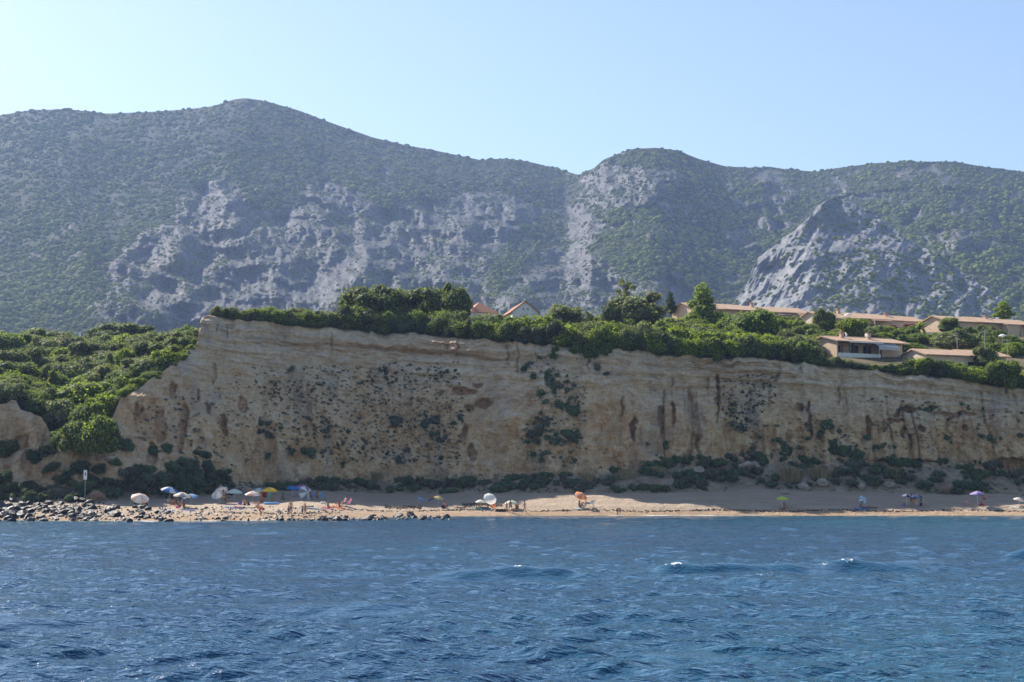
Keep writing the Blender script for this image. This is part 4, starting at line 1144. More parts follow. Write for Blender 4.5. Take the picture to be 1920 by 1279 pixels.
for (a, b, s_, lb) in [(1484, 905, 1.15, 'tall dry reed clump behind the lime umbrella, left one of two'), (1537, 900, 1.0, 'tall dry reed clump right of the pair behind the lime umbrella'), (1100, 905, .75, 'short dry grass clump above the orange umbrella'), (705, 902, .7, 'short dry grass clump at the cliff foot left of middle'), (1170, 898, .7, 'short dry grass clump right of the orange umbrella'), (1680, 895, .7, 'short dry grass clump above the navy umbrellas'), (1235, 890, .6, 'short dry grass clump on the talus below the bare wall')]:
    h, n = hit(a, b)
    o = link('reed_clump', rg.choice(REED), FOL['dry']); o.location = h; o.scale = (s_, s_, s_)
    tagp(o, lb, 'reeds')
print('veg', round(time.time() - T0, 1), len(bpy.data.objects))

# ================================================================== BUILT THINGS
def bm_obj(name, bm, mat_, parent=None, smooth=False):
    me = bpy.data.meshes.new(name)
    bm.normal_update()
    bm.to_mesh(me); bm.free()
    if smooth:
        me.polygons.foreach_set('use_smooth', np.ones(len(me.polygons), bool))
    return link(name, me, mat_, parent)

def box(name, mat_, parent, x0, x1, y0, y1, z0, z1, bev=0.02, rot=None):
    bm = bmesh.new()
    bmesh.ops.create_cube(bm, size=1)
    bmesh.ops.scale(bm, vec=(x1 - x0, y1 - y0, z1 - z0), verts=bm.verts)
    if bev:
        bmesh.ops.bevel(bm, geom=bm.edges[:], offset=min(bev, .3 * min(x1 - x0, y1 - y0, z1 - z0)), segments=1, affect='EDGES')
    if rot:
        bmesh.ops.rotate(bm, cent=(0, 0, 0), matrix=Euler(rot).to_matrix(), verts=bm.verts)
    bmesh.ops.translate(bm, vec=((x0 + x1) / 2, (y0 + y1) / 2, (z0 + z1) / 2), verts=bm.verts)
    return bm_obj(name, bm, mat_, parent)

def tube(bm, p0, p1, r0, r1=None, n=8, cap=True):
    r1 = r0 if r1 is None else r1
    p0, p1 = Vector(p0), Vector(p1)
    z = (p1 - p0).normalized(); x = z.orthogonal().normalized(); y = z.cross(x)
    A = [bm.verts.new(p0 + (x * math.cos(6.2832 * i / n) + y * math.sin(6.2832 * i / n)) * r0) for i in range(n)]
    B = [bm.verts.new(p1 + (x * math.cos(6.2832 * i / n) + y * math.sin(6.2832 * i / n)) * r1) for i in range(n)]
    for i in range(n):
        bm.faces.new((A[i], A[(i + 1) % n], B[(i + 1) % n], B[i]))
    if cap:
        bm.faces.new(B); bm.faces.new(A[::-1])

def tube_obj(name, mat_, parent, p0, p1, r0, r1=None, n=8):
    bm = bmesh.new(); tube(bm, p0, p1, r0, r1, n)
    return bm_obj(name, bm, mat_, parent)

def wallmat(name, c):
    k = NB(name)
    oc = k.coord('Object')
    a = k.noise(oc, 0.7, 5, 0.6); b = k.noise(k.mapping(oc, (3, 3, .5)), 1.5, 4, 0.6)
    base = k.ramp(a, [(0.3, tuple(x * .86 for x in c)), (0.7, tuple(min(1, x * 1.08) for x in c))])
    k.base(k.mix(k.gray(b, .55, .75, 0, .3), base, tuple(x * .7 for x in c)))
    k.normal(k.bump(k.noise(oc, 12, 3), .25, .02))
    return k.m
M = dict(
    stucco=wallmat('tan_stucco', (0.58, 0.43, 0.30)), stucco2=wallmat('pale_stucco', (0.62, 0.50, 0.38)), white=wallmat('white_render', (0.74, 0.74, 0.72)), bluewhite=wallmat('pale_render', (0.62, 0.66, 0.68)),
    wood=plain('dark_wood', (0.10, 0.055, 0.035), .7, .2, .3, 5), metal=plain('grey_metal', (0.42, 0.43, 0.44), .45, .5, .1, 8), whitem=plain('white_paint', (0.8, 0.8, 0.78), .5, .4, .05, 5),
    chim=wallmat('chimney_render', (0.62, 0.42, 0.29)), brick=plain('dark_brick', (0.14, 0.06, 0.045), .9, .1, .3, 9), awn=plain('awning_fabric', (0.78, 0.79, 0.80), .8, .2, .05, 3),
    black=plain('black_paint', (0.02, 0.02, 0.022), .6, .3, .1, 8), bark=BARK,
)
k = NB('window_glass'); k.base((0.012, 0.016, 0.02)); k.b.inputs['Roughness'].default_value = .08; k.b.inputs['Specular IOR Level'].default_value = .6
M['glass'] = k.m
k = NB('terracotta_tiles')
oc = k.coord('Object')
tn = k.noise(oc, 1.3, 5, .7)
k.base(k.mix(k.gray(k.noise(oc, 7, 2), .4, .7, 0, .5), k.ramp(tn, [(0.3, (0.33, 0.20, 0.135)), (0.55, (0.44, 0.30, 0.205)), (0.75, (0.52, 0.39, 0.285))]), (0.48, 0.36, 0.26)))
M['tile'] = k.m
k = NB('red_tiles'); oc = k.coord('Object')
k.base(k.ramp(k.noise(oc, 2.0, 5, .7), [(0.3, (0.36, 0.16, 0.10)), (0.7, (0.48, 0.25, 0.17))])); M['redtile'] = k.m

def slope(name, mat_, parent, a, b, c, d, n, rows, amp=.045, thick=.14):
    """tiled roof slab: a-b eave, d-c ridge; n tile columns, rows of courses"""
    a, b, c, d = map(Vector, (a, b, c, d))
    nrm = (b - a).cross(d - a).normalized()
    if nrm.z < 0: nrm = -nrm
    bm = bmesh.new()
    nu, nv = n * 4, rows * 2
    G = []
    for j in range(nv + 1):
        v = j / nv
        row = []
        for i in range(nu + 1):
            u = i / nu
            p = (a * (1 - u) + b * u) * (1 - v) + (d * (1 - u) + c * u) * v
            hgt = amp * (0.5 + 0.5 * math.cos(i * math.pi / 2)) + (0.03 if j % 2 else 0.0)
            row.append(bm.verts.new(p + nrm * hgt))
        G.append(row)
    for j in range(nv):
        for i in range(nu):
            bm.faces.new((G[j][i], G[j][i + 1], G[j + 1][i + 1], G[j + 1][i]))
    und = [bm.verts.new(p - nrm * thick) for p in (a, b, c, d)]
    bm.faces.new(und[::-1])
    bm.faces.new([und[0]] + [und[1]] + G[0][::-1])
    bm.faces.new([und[2]] + [und[3]] + G[-1])
    bm.faces.new([und[3], und[0]] + [r_[0] for r_ in G])
    bm.faces.new([und[1], und[2]] + [r_[-1] for r_ in G][::-1])
    return bm_obj(name, bm, mat_, parent)

def gable_wall(name, mat_, parent, W, Dp, H, rise, base=1.5):
    """closed house body, ridge along x"""
    bm = bmesh.new()
    P = lambda x, y, z: bm.verts.new((x, y, z))
    L = [P(0, 0, -base), P(0, Dp, -base), P(0, Dp, H), P(0, Dp / 2, H + rise), P(0, 0, H)]
    Q = [P(W, 0, -base), P(W, Dp, -base), P(W, Dp, H), P(W, Dp / 2, H + rise), P(W, 0, H)]
    bm.faces.new(L[::-1]); bm.faces.new(Q)
    for i in range(5):
        j = (i + 1) % 5
        bm.faces.new((L[i], L[j], Q[j], Q[i]))
    return bm_obj(name, bm, mat_, parent)

def window(parent, x, z, w, h, y=0.0, shut=False):
    """frame standing 6 cm proud, dark pane set back inside it"""
    bm = bmesh.new(); t = .09
    for (a, b, c, d) in [(x, x + w, z, z + t), (x, x + w, z + h - t, z + h), (x, x + t, z + t, z + h - t), (x + w - t, x + w, z + t, z + h - t), (x + w / 2 - t / 3, x + w / 2 + t / 3, z + t, z + h - t)]:
        r_ = bmesh.ops.create_cube(bm, size=1)['verts']
        bmesh.ops.scale(bm, vec=(b - a, .1, d - c), verts=r_); bmesh.ops.translate(bm, vec=((a + b) / 2, y - .01, (c + d) / 2), verts=r_)
    f = bm_obj('window', bm, M['wood'], parent)
    box('pane', M['glass'], f, x + t * .5, x + w - t * .5, y - .03, y + .02, z + t * .5, z + h - t * .5, 0)
    box('sill', M['stucco2'], f, x - .08, x + w + .08, y - .14, y, z - .09, z - .005, 0)
    return f

def chimney(parent, x, y, z0, h, w=.6, mat_=None):
    c_ = box('chimney', mat_ or M['chim'], parent, x - w / 2, x + w / 2, y - w / 2, y + w / 2, z0, z0 + h, .03)
    box('chimney_cap', M['tile'], c_, x - w * .7, x + w * .7, y - w * .7, y + w * .7, z0 + h + .002, z0 + h + .12, .02)
    return c_

def dish(parent, x, y, z, r=.42, az=0.5):
    bm = bmesh.new(); n = 14
    ctr = bm.verts.new((0, .09, 0)); prev = None
    for j in (1, 2, 3):
        q = r * j / 3; dpt = .09 - .12 * (j / 3) ** 2
        ring = [bm.verts.new((q * math.cos(6.2832 * i / n), dpt, q * math.sin(6.2832 * i / n))) for i in range(n)]
        for i in range(n):
            if prev is None: bm.faces.new((ctr, ring[i], ring[(i + 1) % n]))
            else: bm.faces.new((prev[i], ring[i], ring[(i + 1) % n], prev[(i + 1) % n]))
        prev = ring
    bmesh.ops.solidify(bm, geom=bm.faces[:], thickness=.02)
    tube(bm, (0, .08, 0), (0, .25, -.5), .03); tube(bm, (0, .08, -.3), (0, -.35, .02), .015); tube(bm, (0, -.36, 0), (0, -.28, .04), .04)
    bmesh.ops.rotate(bm, cent=(0, 0, 0), matrix=Euler((R(-15), 0, az)).to_matrix(), verts=bm.verts)
    bmesh.ops.translate(bm, vec=(x, y, z), verts=bm.verts)
    return bm_obj('satellite_dish', bm, M['whitem'], parent)

def house_root(name, px, py, D, rz, label, cat='house'):
    v = vec(px, py, D)
    o = empty(name, v, rz); tagp(o, label, cat)
    return o

# --- balcony villa in front
HR = R(24)
h = house_root('villa', 1572, 668, 258, HR, 'tan villa with balcony, two chimneys and white awning near the cliff rim')
W_, Dp, Hh = 13.2, 7.8, 2.55
st, s2 = M['stucco'], M['stucco2']
box('side_wall', st, h, -.25, 0, 0, Dp, -1.2, Hh)                              # left gable wall
bm = bmesh.new()
tri = [bm.verts.new(p) for p in [(-.25, 0.0, Hh + .003), (-.25, Dp, Hh + .003), (-.25, Dp / 2, Hh + 1.05), (0, 0.0, Hh + .003), (0, Dp, Hh + .003), (0, Dp / 2, Hh + 1.05)]]
for f in [(0, 2, 1), (3, 4, 5), (0, 1, 4, 3), (1, 2, 5, 4), (2, 0, 3, 5)]:
    bm.faces.new([tri[i] for i in f])
bm_obj('gable', bm, st, h)
box('back_wall', st, h, .003, W_ - .003, Dp - .25, Dp - .003, -1.2, Hh)
box('end_wall', st, h, W_, W_ + .25, 0.6, Dp, -1.2, Hh)
box('inner_wall', M['stucco2'], h, .003, W_ - .003, 2.2, 2.4, -1.2, Hh)        # back of the loggia
box('floor_slab', s2, h, .003, W_ - .003, 0.003, 2.19, -.12, 0)
box('balcony_parapet', M['white'], h, .003, 8.6, .02, .2, -1.2, .62)
box('front_wall', st, h, 9.3, W_ - .004, .32, .55, -1.2, Hh - .25)
for x in (3.15, 5.9, 9.0):
    box('pillar', M['wood'] if x < 8 else st, h, x - .14, x + .14, .03, .3, .625 if x < 8.6 else -1.2, Hh - .2)
for x, w in ((.7, 1.5), (2.4, .6), (3.7, 1.9), (6.6, 1.6)):
    f = window(h, x, .05, w, 2.05, y=2.2)
box('curtain', M['stucco2'], h, 2.45, 2.95, 2.03, 2.11, .1, 2.05)
bm = bmesh.new()
for i in range(20):
    tube(bm, (.25 + i * .145, .11, .62), (.25 + i * .145, .11, .98), .012, n=5)
tube(bm, (.05, .11, 1.0), (3.05, .11, 1.0), .03, n=6)
bm_obj('railing', bm, M['wood'], h)
rf = slope('roof', M['tile'], h, (-.7, -.75, Hh - .02), (W_ + .7, -.75, Hh - .02), (W_ + .7, Dp / 2, Hh + 1.12), (-.7, Dp / 2, Hh + 1.12), 44, 11)
slope('roof_back', M['tile'], h, (W_ + .7, Dp + .6, Hh - .02), (-.7, Dp + .6, Hh - .02), (-.7, Dp / 2 + .004, Hh + 1.12), (W_ + .7, Dp / 2 + .004, Hh + 1.12), 44, 11)
bm = bmesh.new(); tube(bm, (-.72, Dp / 2, Hh + 1.17), (W_ + .72, Dp / 2, Hh + 1.17), .11, n=8); bm_obj('ridge_tiles', bm, M['tile'], h)
box('fascia', M['whitem'], h, 1.6, 8.4, -.93, -.80, Hh - .26, Hh - .10, .01)
chimney(h, 2.6, 2.6, Hh + .55, 1.15, .62); dish(h, 3.15, 2.2, Hh + 1.35, .42, .6)
chimney(h, 8.1, 2.7, Hh + .55, 1.15, .62); dish(h, 7.5, 2.4, Hh + 1.35, .36, -.2)
bm = bmesh.new(); tube(bm, (8.5, 3.2, Hh + .9), (8.5, 3.2, Hh + 3.0), .025, n=6); tube(bm, (8.0, 3.2, Hh + 2.9), (9.0, 3.2, Hh + 2.9), .015, n=5); bm_obj('roof_antenna', bm, M['metal'], h)
aw = bmesh.new()
vs = [aw.verts.new(p) for p in [(6.9, -.1, Hh - .1), (11.2, -.1, Hh - .1), (11.2, -1.7, Hh - .75), (6.9, -1.7, Hh - .75), (11.2, -1.72, Hh - 1.35), (6.9, -1.72, Hh - 1.35)]]
aw.faces.new((vs[0], vs[1], vs[2], vs[3])); aw.faces.new((vs[3], vs[2], vs[4], vs[5]))
bmesh.ops.solidify(aw, geom=aw.faces[:], thickness=.03)
bm_obj('awning', aw, M['awn'], h)
for x in (6.95, 11.15):
    tube_obj('awning_post', M['whitem'], h, (x, -1.66, -1.0), (x, -1.66, Hh - .8), .035)
# small rounded annexe wall at the right end
box('annexe', st, h, W_ + .9, W_ + 2.5, 1.0, 3.6, -1.6, 1.2, .12)
slope('annexe_roof', M['tile'], h, (W_ + .75, .85, 1.16), (W_ + 2.7, .85, 1.0), (W_ + 2.7, 3.8, 1.16), (W_ + .75, 3.8, 1.35), 6, 4)

def row_house(name, px, py, D, W_, Dp, Hh, rise, label, feats, wallm, rz=HR):
    h = house_root(name, px, py, D, rz, label, 'terraced house')
    gable_wall('wall', wallm, h, W_, Dp, Hh, rise, 2.5)
    bays = max(2, int(W_ / 6.5)); bw = W_ / bays
    for i in range(bays):
        dz = -.10 * i
        x0, x1 = i * bw - (.45 if i == 0 else -.004), (i + 1) * bw + (.45 if i == bays - 1 else -.004)
        ov = .9 if i % 2 else .55
        slope('roof', M['tile'], h, (x0, -ov, Hh + .03 - ov * rise / (Dp / 2) + .12 * (i % 2)), (x1, -ov, Hh + .03 - ov * rise / (Dp / 2) + .12 * (i % 2)), (x1, Dp / 2, Hh + rise + .16 + .12 * (i % 2)), (x0, Dp / 2, Hh + rise + .16 + .12 * (i % 2)), int(bw / .3), 9)
    slope('roof_back', M['tile'], h, (W_ + .4, Dp + .5, Hh - .05), (-.4, Dp + .5, Hh - .05), (-.4, Dp / 2 + .01, Hh + rise + .14), (W_ + .4, Dp / 2 + .01, Hh + rise + .14), int(W_ / .4), 8)
    for f in feats:
        t, x = f[0], f[1]
        if t == 'w': window(h, x, f[2], f[3], f[4], y=-.003)
        elif t == 'd':
            dd = box('door', M['wood'], h, x, x + 1.0, -.05, .02, -.6, 1.55, .01); box('handle', M['metal'], dd, x + .85, x + .9, -.1, -.052, .4, .5, 0)
        elif t == 'c': chimney(h, x, Dp * .42, Hh + rise * .75, f[2], .62)
        elif t == 'p':   # projecting porch: lean-to roof on posts over a flat dark panel painted in for the recess's shade
            slope('porch_roof', M['tile'], h, (x, -2.4, Hh - .55), (x + f[2], -2.4, Hh - .55), (x + f[2], -.02, Hh - .12), (x, -.02, Hh - .12), int(f[2] / .3), 4)
            for q in (x + .12, x + f[2] - .12):
                box('porch_post', M['stucco2'], h, q - .11, q + .11, -2.3, -2.08, -2.5, Hh - .75, .01)
            box('porch_shade_panel', M['wood'], h, x + .5, x + f[2] - .5, -.06, .0, -.6, 1.5, .01)
        elif t == 'b':   # projecting block
            box('projecting_wing', wallm, h, x, x + f[2], -f[3], -.003, -2.5, Hh - .35, .02)
            slope('wing_roof', M['tile'], h, (x - .2, -f[3] - .3, Hh - .42), (x + f[2] + .2, -f[3] - .3, Hh - .42), (x + f[2] + .2, -.02, Hh - .08), (x - .2, -.02, Hh - .08), int(f[2] / .3), 5)
        elif t == 's': dish(h, x, -.35, f[2], .42, .3)
        elif t == 'a':
            a_ = bmesh.new(); q = [a_.verts.new(p) for p in [(x, -.02, Hh - .3), (x + f[2], -.02, Hh - .3), (x + f[2], -1.6, Hh - .75), (x, -1.6, Hh - .75)]]
            a_.faces.new(q); bmesh.ops.solidify(a_, geom=a_.faces[:], thickness=.04); bm_obj('awning', a_, M['awn'], h)
            for qx in (x + .05, x + f[2] - .05): tube_obj('awning_post', M['whitem'], h, (qx, -1.55, -2.0), (qx, -1.55, Hh - .78), .035)
        elif t == 'g':
            box('garden_wall', M['stucco2'], h, x, x + f[2], -f[3], -f[3] + .2, -2.8, -.75, .02)
    return h
row_house('terraced_house', 1300, 601, 316, 27.5, 8.5, 2.7, 1.25, 'leftmost long tan terraced house, half hidden behind the tall pine', [('w', 7, .1, 1.3, 1.2), ('w', 10.2, .1, .7, 1.0), ('b', 13.0, 3.4, 1.2), ('w', 17.6, .1, 1.1, 1.3), ('c', 16.2, 1.0), ('a', 19.5, 5.2), ('p', 24.2, 3.0), ('g', 5, 22, 5), ('w', 22, 0, 1.2, 1.5)], M['stucco'])
row_house('terraced_house', 1541, 617, 314, 25.5, 8.5, 2.6, 1.25, 'middle long terraced house with porch and red flowers in front', [('w', 3.0, .1, 1.2, 1.2), ('p', 1.0, 3.4), ('c', 6.6, 1.1), ('w', 7.6, -.2, 1.8, 1.6), ('w', 10.1, .3, .5, .6), ('p', 11.2, 4.6), ('d', 16.6), ('w', 18.2, -.1, 1.3, 1.3), ('c', 18.5, .8), ('d', 20.5), ('w', 22.1, -.2, 1.1, 1.2), ('g', 6, 20, 5.5)], M['stucco2'])
row_house('terraced_house', 1776, 626, 310, 21.5, 8.5, 2.7, 1.2, 'rightmost terraced house with a plain sunlit gable wall', [('d', 5.0), ('w', 6.4, .1, .9, 1.1), ('w', 9.8, .4, .6, 1.0), ('s', 8.9, .5), ('w', 12.3, .2, .5, .9), ('b', 13.4, 3.0, 2.2), ('c', 12.8, .9), ('w', 17.6, .1, .9, 1.2), ('p', 19.0, 2.3), ('g', 4, 17, 4.5)], M['stucco'])
row_house('low_villa', 1738, 690, 256, 15.5, 7.5, 2.3, 1.0, 'low villa of which only the long tiled roof shows over the hedge', [('w', 4, 0, 1.2, 1.2), ('w', 8, 0, 1.2, 1.2), ('a', 9.5, 3.0)], M['stucco2'], rz=R(20))
# --- white gabled house and red roofed house among the shrubs
h = house_root('gabled_house', 985, 606, 272, R(12), 'white gabled house with an arched window rising over the hedge')
bm = bmesh.new()
A = [bm.verts.new(p) for p in [(-2.3, 0, -1), (2.3, 0, -1), (2.3, 0, 2.0), (0, 0, 3.75), (-2.3, 0, 2.0)]]; B = [bm.verts.new((v.co.x, 9, v.co.z)) for v in A]
bm.faces.new(A); bm.faces.new(B[::-1])
for i in range(5): bm.faces.new((A[i], B[i], B[(i + 1) % 5], A[(i + 1) % 5]))
bmesh.ops.recalc_face_normals(bm, faces=bm.faces[:])
bm_obj('wall', bm, M['white'], h)
slope('roof', M['redtile'], h, (-2.62, 9.3, 1.86), (-2.62, -.25, 1.86), (0, -.25, 3.86), (0, 9.3, 3.86), 26, 7)
slope('roof_right', M['redtile'], h, (2.62, -.25, 1.86), (2.62, 9.3, 1.86), (.004, 9.3, 3.86), (.004, -.25, 3.86), 26, 7)
bm = bmesh.new()
pts_ = [(-.62, 0), (.62, 0), (.62, .9)] + [(.62 * math.cos(a), .9 + .62 * math.sin(a)) for a in np.linspace(.3, 2.84, 8)] + [(-.62, .9)]
F_ = [bm.verts.new((x, -.05, z)) for x, z in pts_]; G_ = [bm.verts.new((x, .02, z)) for x, z in pts_]
bm.faces.new(F_); bm.faces.new(G_[::-1])
for i in range(len(F_)): bm.faces.new((F_[i], G_[i], G_[(i + 1) % len(F_)], F_[(i + 1) % len(F_)]))
bmesh.ops.recalc_face_normals(bm, faces=bm.faces[:])
aw_ = bm_obj('arched_window', bm, M['stucco2'], h)
box('pane', M['glass'], aw_, -.46, .46, -.075, -.052, .1, 1.0, 0)
for x in (-.45, .35): box('vent', M['black'], h, x, x + .22, -.03, .05, 2.35, 2.6, 0)
box('string_course', M['bluewhite'], h, -2.34, 2.34, -.09, -.004, .0, .16, .01)
h = house_root('red_roof_house', 905, 598, 280, R(20), 'house with red hipped roof and twin dark chimneys beside the oak grove')
box('wall', M['bluewhite'], h, -3.4, 2.6, 0, 6, -1, 1.1)
bm = bmesh.new()
C_ = [bm.verts.new(p) for p in [(-2.6, -.5, 1.12), (3.1, -.5, 1.12), (3.1, 6.5, 1.12), (-2.6, 6.5, 1.12), (.2, 2.6, 3.3), (.3, 3.4, 3.3)]]
for f in [(0, 1, 4), (1, 2, 5, 4), (2, 3, 5), (3, 0, 4, 5), (3, 2, 1, 0)]: bm.faces.new([C_[i] for i in f])
bm_obj('roof', bm, M['redtile'], h)
for x in (-2.05, -1.55): box('chimney', M['brick'], h, x - .16, x + .16, 1.2, 1.6, 1.0, 3.5, .02)
# antenna masts by the low villa
for (p, y0, y1, D, lb) in [(1795, 657, 622, 262, 'tallest antenna mast above the low villa roof, leftmost of three'), (1847, 655, 618, 264, 'middle antenna mast above the low villa roof'), (1889, 662, 636, 264, 'rightmost and shortest antenna mast above the low villa')]:
    v = vec(p, y0, D); hgt = (y0 - y1) * D / FOC
    o = empty('antenna_mast', (v.x, v.y, v.z - 1.2)); tagp(o, lb, 'antenna', 'antenna masts by the low villa')
    tube_obj('mast', M['metal'], o, (0, 0, 0), (0, 0, hgt + 1.2), .05, .04)
    for i, z in enumerate((.25, .7, 1.1)):
        tube_obj('crossbar', M['metal'], o, (-.5 + .1 * i, 0, hgt + 1.2 - z), (.5 - .1 * i, 0, hgt + 1.2 - z), .018)

# palm with separate fronds
def palm(px, py, D, hgt, label):
    v = vec(px, py, D)
    o = empty('palm_tree', v); tagp(o, label, 'palm')
    tube_obj('trunk', BARK, o, (0, 0, -.6), (0, 0, hgt), .28, .22, 10)
    g = random.Random(4)
    bm = bmesh.new()
    n = 9
    sp = [(0.30 * i, 0, .28 * i - .045 * i * i) for i in range(n)]
    for i in range(n - 1):
        a, b = Vector(sp[i]), Vector(sp[i + 1])
        for sgn in (-1, 1):
            w = .38 * (1 - abs(i - 3) / 7)
            q = [bm.verts.new(p) for p in (a, b, b + Vector((.18, sgn * w, -.14)), a + Vector((.18, sgn * w, -.14)))]
            bm.faces.new(q if sgn > 0 else q[::-1])
    me = bpy.data.meshes.new('frond'); bm.to_mesh(me); bm.free()
    a_ = me.attributes.new('leaf', 'FLOAT', 'POINT'); a_.data.foreach_set('value', np.random.default_rng(3).uniform(.2, .8, len(me.vertices)).astype(np.float32))
    for i in range(22):
        f = link('frond', me, FOL['green'], o)
        f.location = (0, 0, hgt); f.rotation_euler = (0, g.uniform(-.9, .55), 6.283 * i / 22 + g.uniform(-.1, .1))
        f.scale = [g.uniform(.8, 1.05)] * 3
    return o
palm(1724, 628, 300, 1.3, 'short palm tree with arching fronds between the terraced houses')
# bougainvillea and garden shrubs
FOL['bloom'] = foliage_mat('bougainvillea', (0.10, 0.03, 0.03), (0.20, 0.035, 0.045), (0.32, 0.07, 0.09), .3)
for i, (p, y_, D, w_, h_) in enumerate([(1668, 617, 306, 34, 8), (1704, 616, 308, 28, 9), (1650, 621, 302, 24, 6), (1716, 622, 303, 22, 6), (1690, 623, 301, 24, 5)]):
    v = vec(p, y_, D); s_ = D / FOC
    bush('bougainvillea', 'shrub', 'bloom', v.x, D, w_ * s_ / 2, h_ * s_, ['red bougainvillea left of the white chairs, upper', 'red bougainvillea by the right porch of the middle terraced house', 'low red bougainvillea at the left end of the terrace', 'low red bougainvillea beside the palm', 'low red bougainvillea among the white chairs'][i], 'bougainvillea on the terrace', z=v.z, sink=0)
# terrace and white garden chairs
def chair_parts(o, c_, s=1.0):
    box('seat', c_, o, -.22 * s, .22 * s, -.2 * s, .2 * s, .38 * s, .43 * s, .01)
    box('backrest', c_, o, -.22 * s, .22 * s, .18 * s, .23 * s, .432 * s, .9 * s, .01)
    for x in (-.2, .16):
        for y in (-.19, .15):
            box('leg', c_, o, x * s, (x + .04) * s, y * s, (y + .04) * s, 0, .378 * s, 0)
tz = vec(1680, 628, 299)
box('terrace', M['stucco2'], None, 0, 1, 0, 1, 0, 1).name = 'terrace'
tr_ = bpy.data.objects['terrace']; v0 = vec(1622, 628, 297); tr_.location = (v0.x, v0.y, v0.z - 1.5); tr_.scale = (12.5, 2.6, 1.5); tr_.rotation_euler = (0, 0, R(8))
tagp(tr_, 'low tan terrace wall carrying the white garden chairs', 'terrace', kind='structure')
for i, p in enumerate((1632, 1643, 1647, 1669, 1685, 1690, 1695, 1711, 1743)):
    D = 298.3 + i * .12
    v = vec(p, 627, D)
    zt = v0.z
    o = empty('garden_chair', (v.x, D + .1 * i, zt if p < 1735 else ground(v.x, D)), rg.uniform(-.6, .6)); tagp(o, ['first', 'second', 'third', 'fourth', 'fifth', 'sixth', 'seventh', 'eighth', 'ninth'][i] + ' white garden chair from the left on the terrace', 'chair', 'white garden chairs')
    chair_parts(o, M['whitem'], 1.15)
print('houses', round(time.time() - T0, 1))

# ================================================================== ROCKS
k = NB('shore_boulder'); oc = k.coord('Object'); oi = k.n('ShaderNodeObjectInfo')
rn = k.noise(oc, 2.2, 6, .65)
rc = k.ramp(rn, [(0.3, (0.012, 0.012, 0.014)), (0.55, (0.024, 0.024, 0.026)), (0.8, (0.065, 0.062, 0.06))])
rc = k.mix(k.gray(oi.outputs['Random'], .8, .97, 0, .7), rc, (0.14, 0.11, 0.085))
k.base(rc); k.b.inputs['Roughness'].default_value = .5; k.b.inputs['Specular IOR Level'].default_value = .3
k.normal(k.bump(k.noise(oc, 5, 5, .7), .7, .12)); M['boulder'] = k.m
k = NB('pale_boulder'); oc = k.coord('Object')
k.base(k.ramp(k.noise(oc, 1.8, 6, .65), [(0.3, (0.22, 0.17, 0.13)), (0.55, (0.38, 0.31, 0.26)), (0.75, (0.50, 0.44, 0.38))])); k.normal(k.bump(k.noise(oc, 4, 5, .7), .8, .15)); M['pale'] = k.m
k = NB('brown_boulder'); oc = k.coord('Object')
k.base(k.ramp(k.noise(oc, 1.8, 6, .65), [(0.3, (0.16, 0.10, 0.065)), (0.55, (0.27, 0.175, 0.12)), (0.75, (0.37, 0.27, 0.19))])); k.normal(k.bump(k.noise(oc, 4, 5, .7), .8, .15)); M['brown'] = k.m

def boulder_mesh(seed, sub=2):
    bm = bmesh.new(); bmesh.ops.create_icosphere(bm, subdivisions=sub, radius=1)
    g = np.random.default_rng(seed)
    v = np.array([x.co[:] for x in bm.verts])
    for _ in range(9):                       # chop flats off it
        n = g.normal(size=3); n /= np.linalg.norm(n); d = g.uniform(.55, .85)
        t = v @ n - d
        v = v - np.where(t > 0, t, 0)[:, None] * n * .92
    v *= 1 + .10 * vnoise(v[:, 0] * 2.5 + seed, v[:, 1] * 2.5, v[:, 2] * 2.5, seed=seed)[:, None]
    for x, c_ in zip(bm.verts, v): x.co = c_
    me = bpy.data.meshes.new('boulder'); bm.to_mesh(me); bm.free()
    me.materials.append(M['boulder'])
    return me
BOUL = [boulder_mesh(60 + i) for i in range(9)]
gr_ = random.Random(9)
def boulder(x, y, r, label, group, z=None, m_=None, name='boulder', sink=.3, tall=.75):
    o = link(name, gr_.choice(BOUL), None)
    if m_ is not None:
        o.material_slots[0].link = 'OBJECT'; o.material_slots[0].material = m_
    zz = ground(x, y) if z is None else z
    o.location = (x, y, zz + r * (tall - sink) * .5)
    o.rotation_euler = (gr_.uniform(-.4, .4), gr_.uniform(-.4, .4), gr_.uniform(0, 6.28))
    o.scale = (r * gr_.uniform(.85, 1.35), r * gr_.uniform(.85, 1.2), r * gr_.uniform(.5, .8))
    tagp(o, label, 'boulder', group)
    return o
def at_water(px, py, z=0.0):
    """where the photo ray meets the level z"""
    p = vec(px, py, 100.0); d = p - Vector((0, 0, CAMZ)); t = (z - CAMZ) / d.z
    return Vector((0, 0, CAMZ)) + d * t
def rocks(n, px0, px1, py0, py1, rr, phrase, seed, water=False):
    g = random.Random(seed)
    for i in range(n):
        p = g.uniform(px0, px1); y_ = g.uniform(py0, py1)
        if water:
            q = at_water(p, y_)
        else:
            q, _ = hit(p, y_)
        if q is None: continue
        rr_ = g.uniform(*rr) * (1.5 if g.random() < .1 else 1); u_ = (p - px0) / (px1 - px0)
        boulder(q.x, q.y, rr_, ('small' if rr_ < rr[0] + .35 * (rr[1] - rr[0]) else 'medium' if rr_ <= rr[1] else 'large') + ' dark boulder, ' + ('left' if u_ < .33 else 'middle' if u_ < .67 else 'right') + ' part, ' + phrase, 'boulders ' + phrase, z=q.z if water else None)
rocks(118, -25, 178, 940, 974, (.28, .68), 'in the heap at the far left shore', 1)
rocks(34, -20, 185, 970, 978, (.28, .6), 'at the water edge of the far left heap', 2, True)
rocks(34, 170, 320, 952, 974, (.22, .52), 'on the sand below the pink parasol', 3)
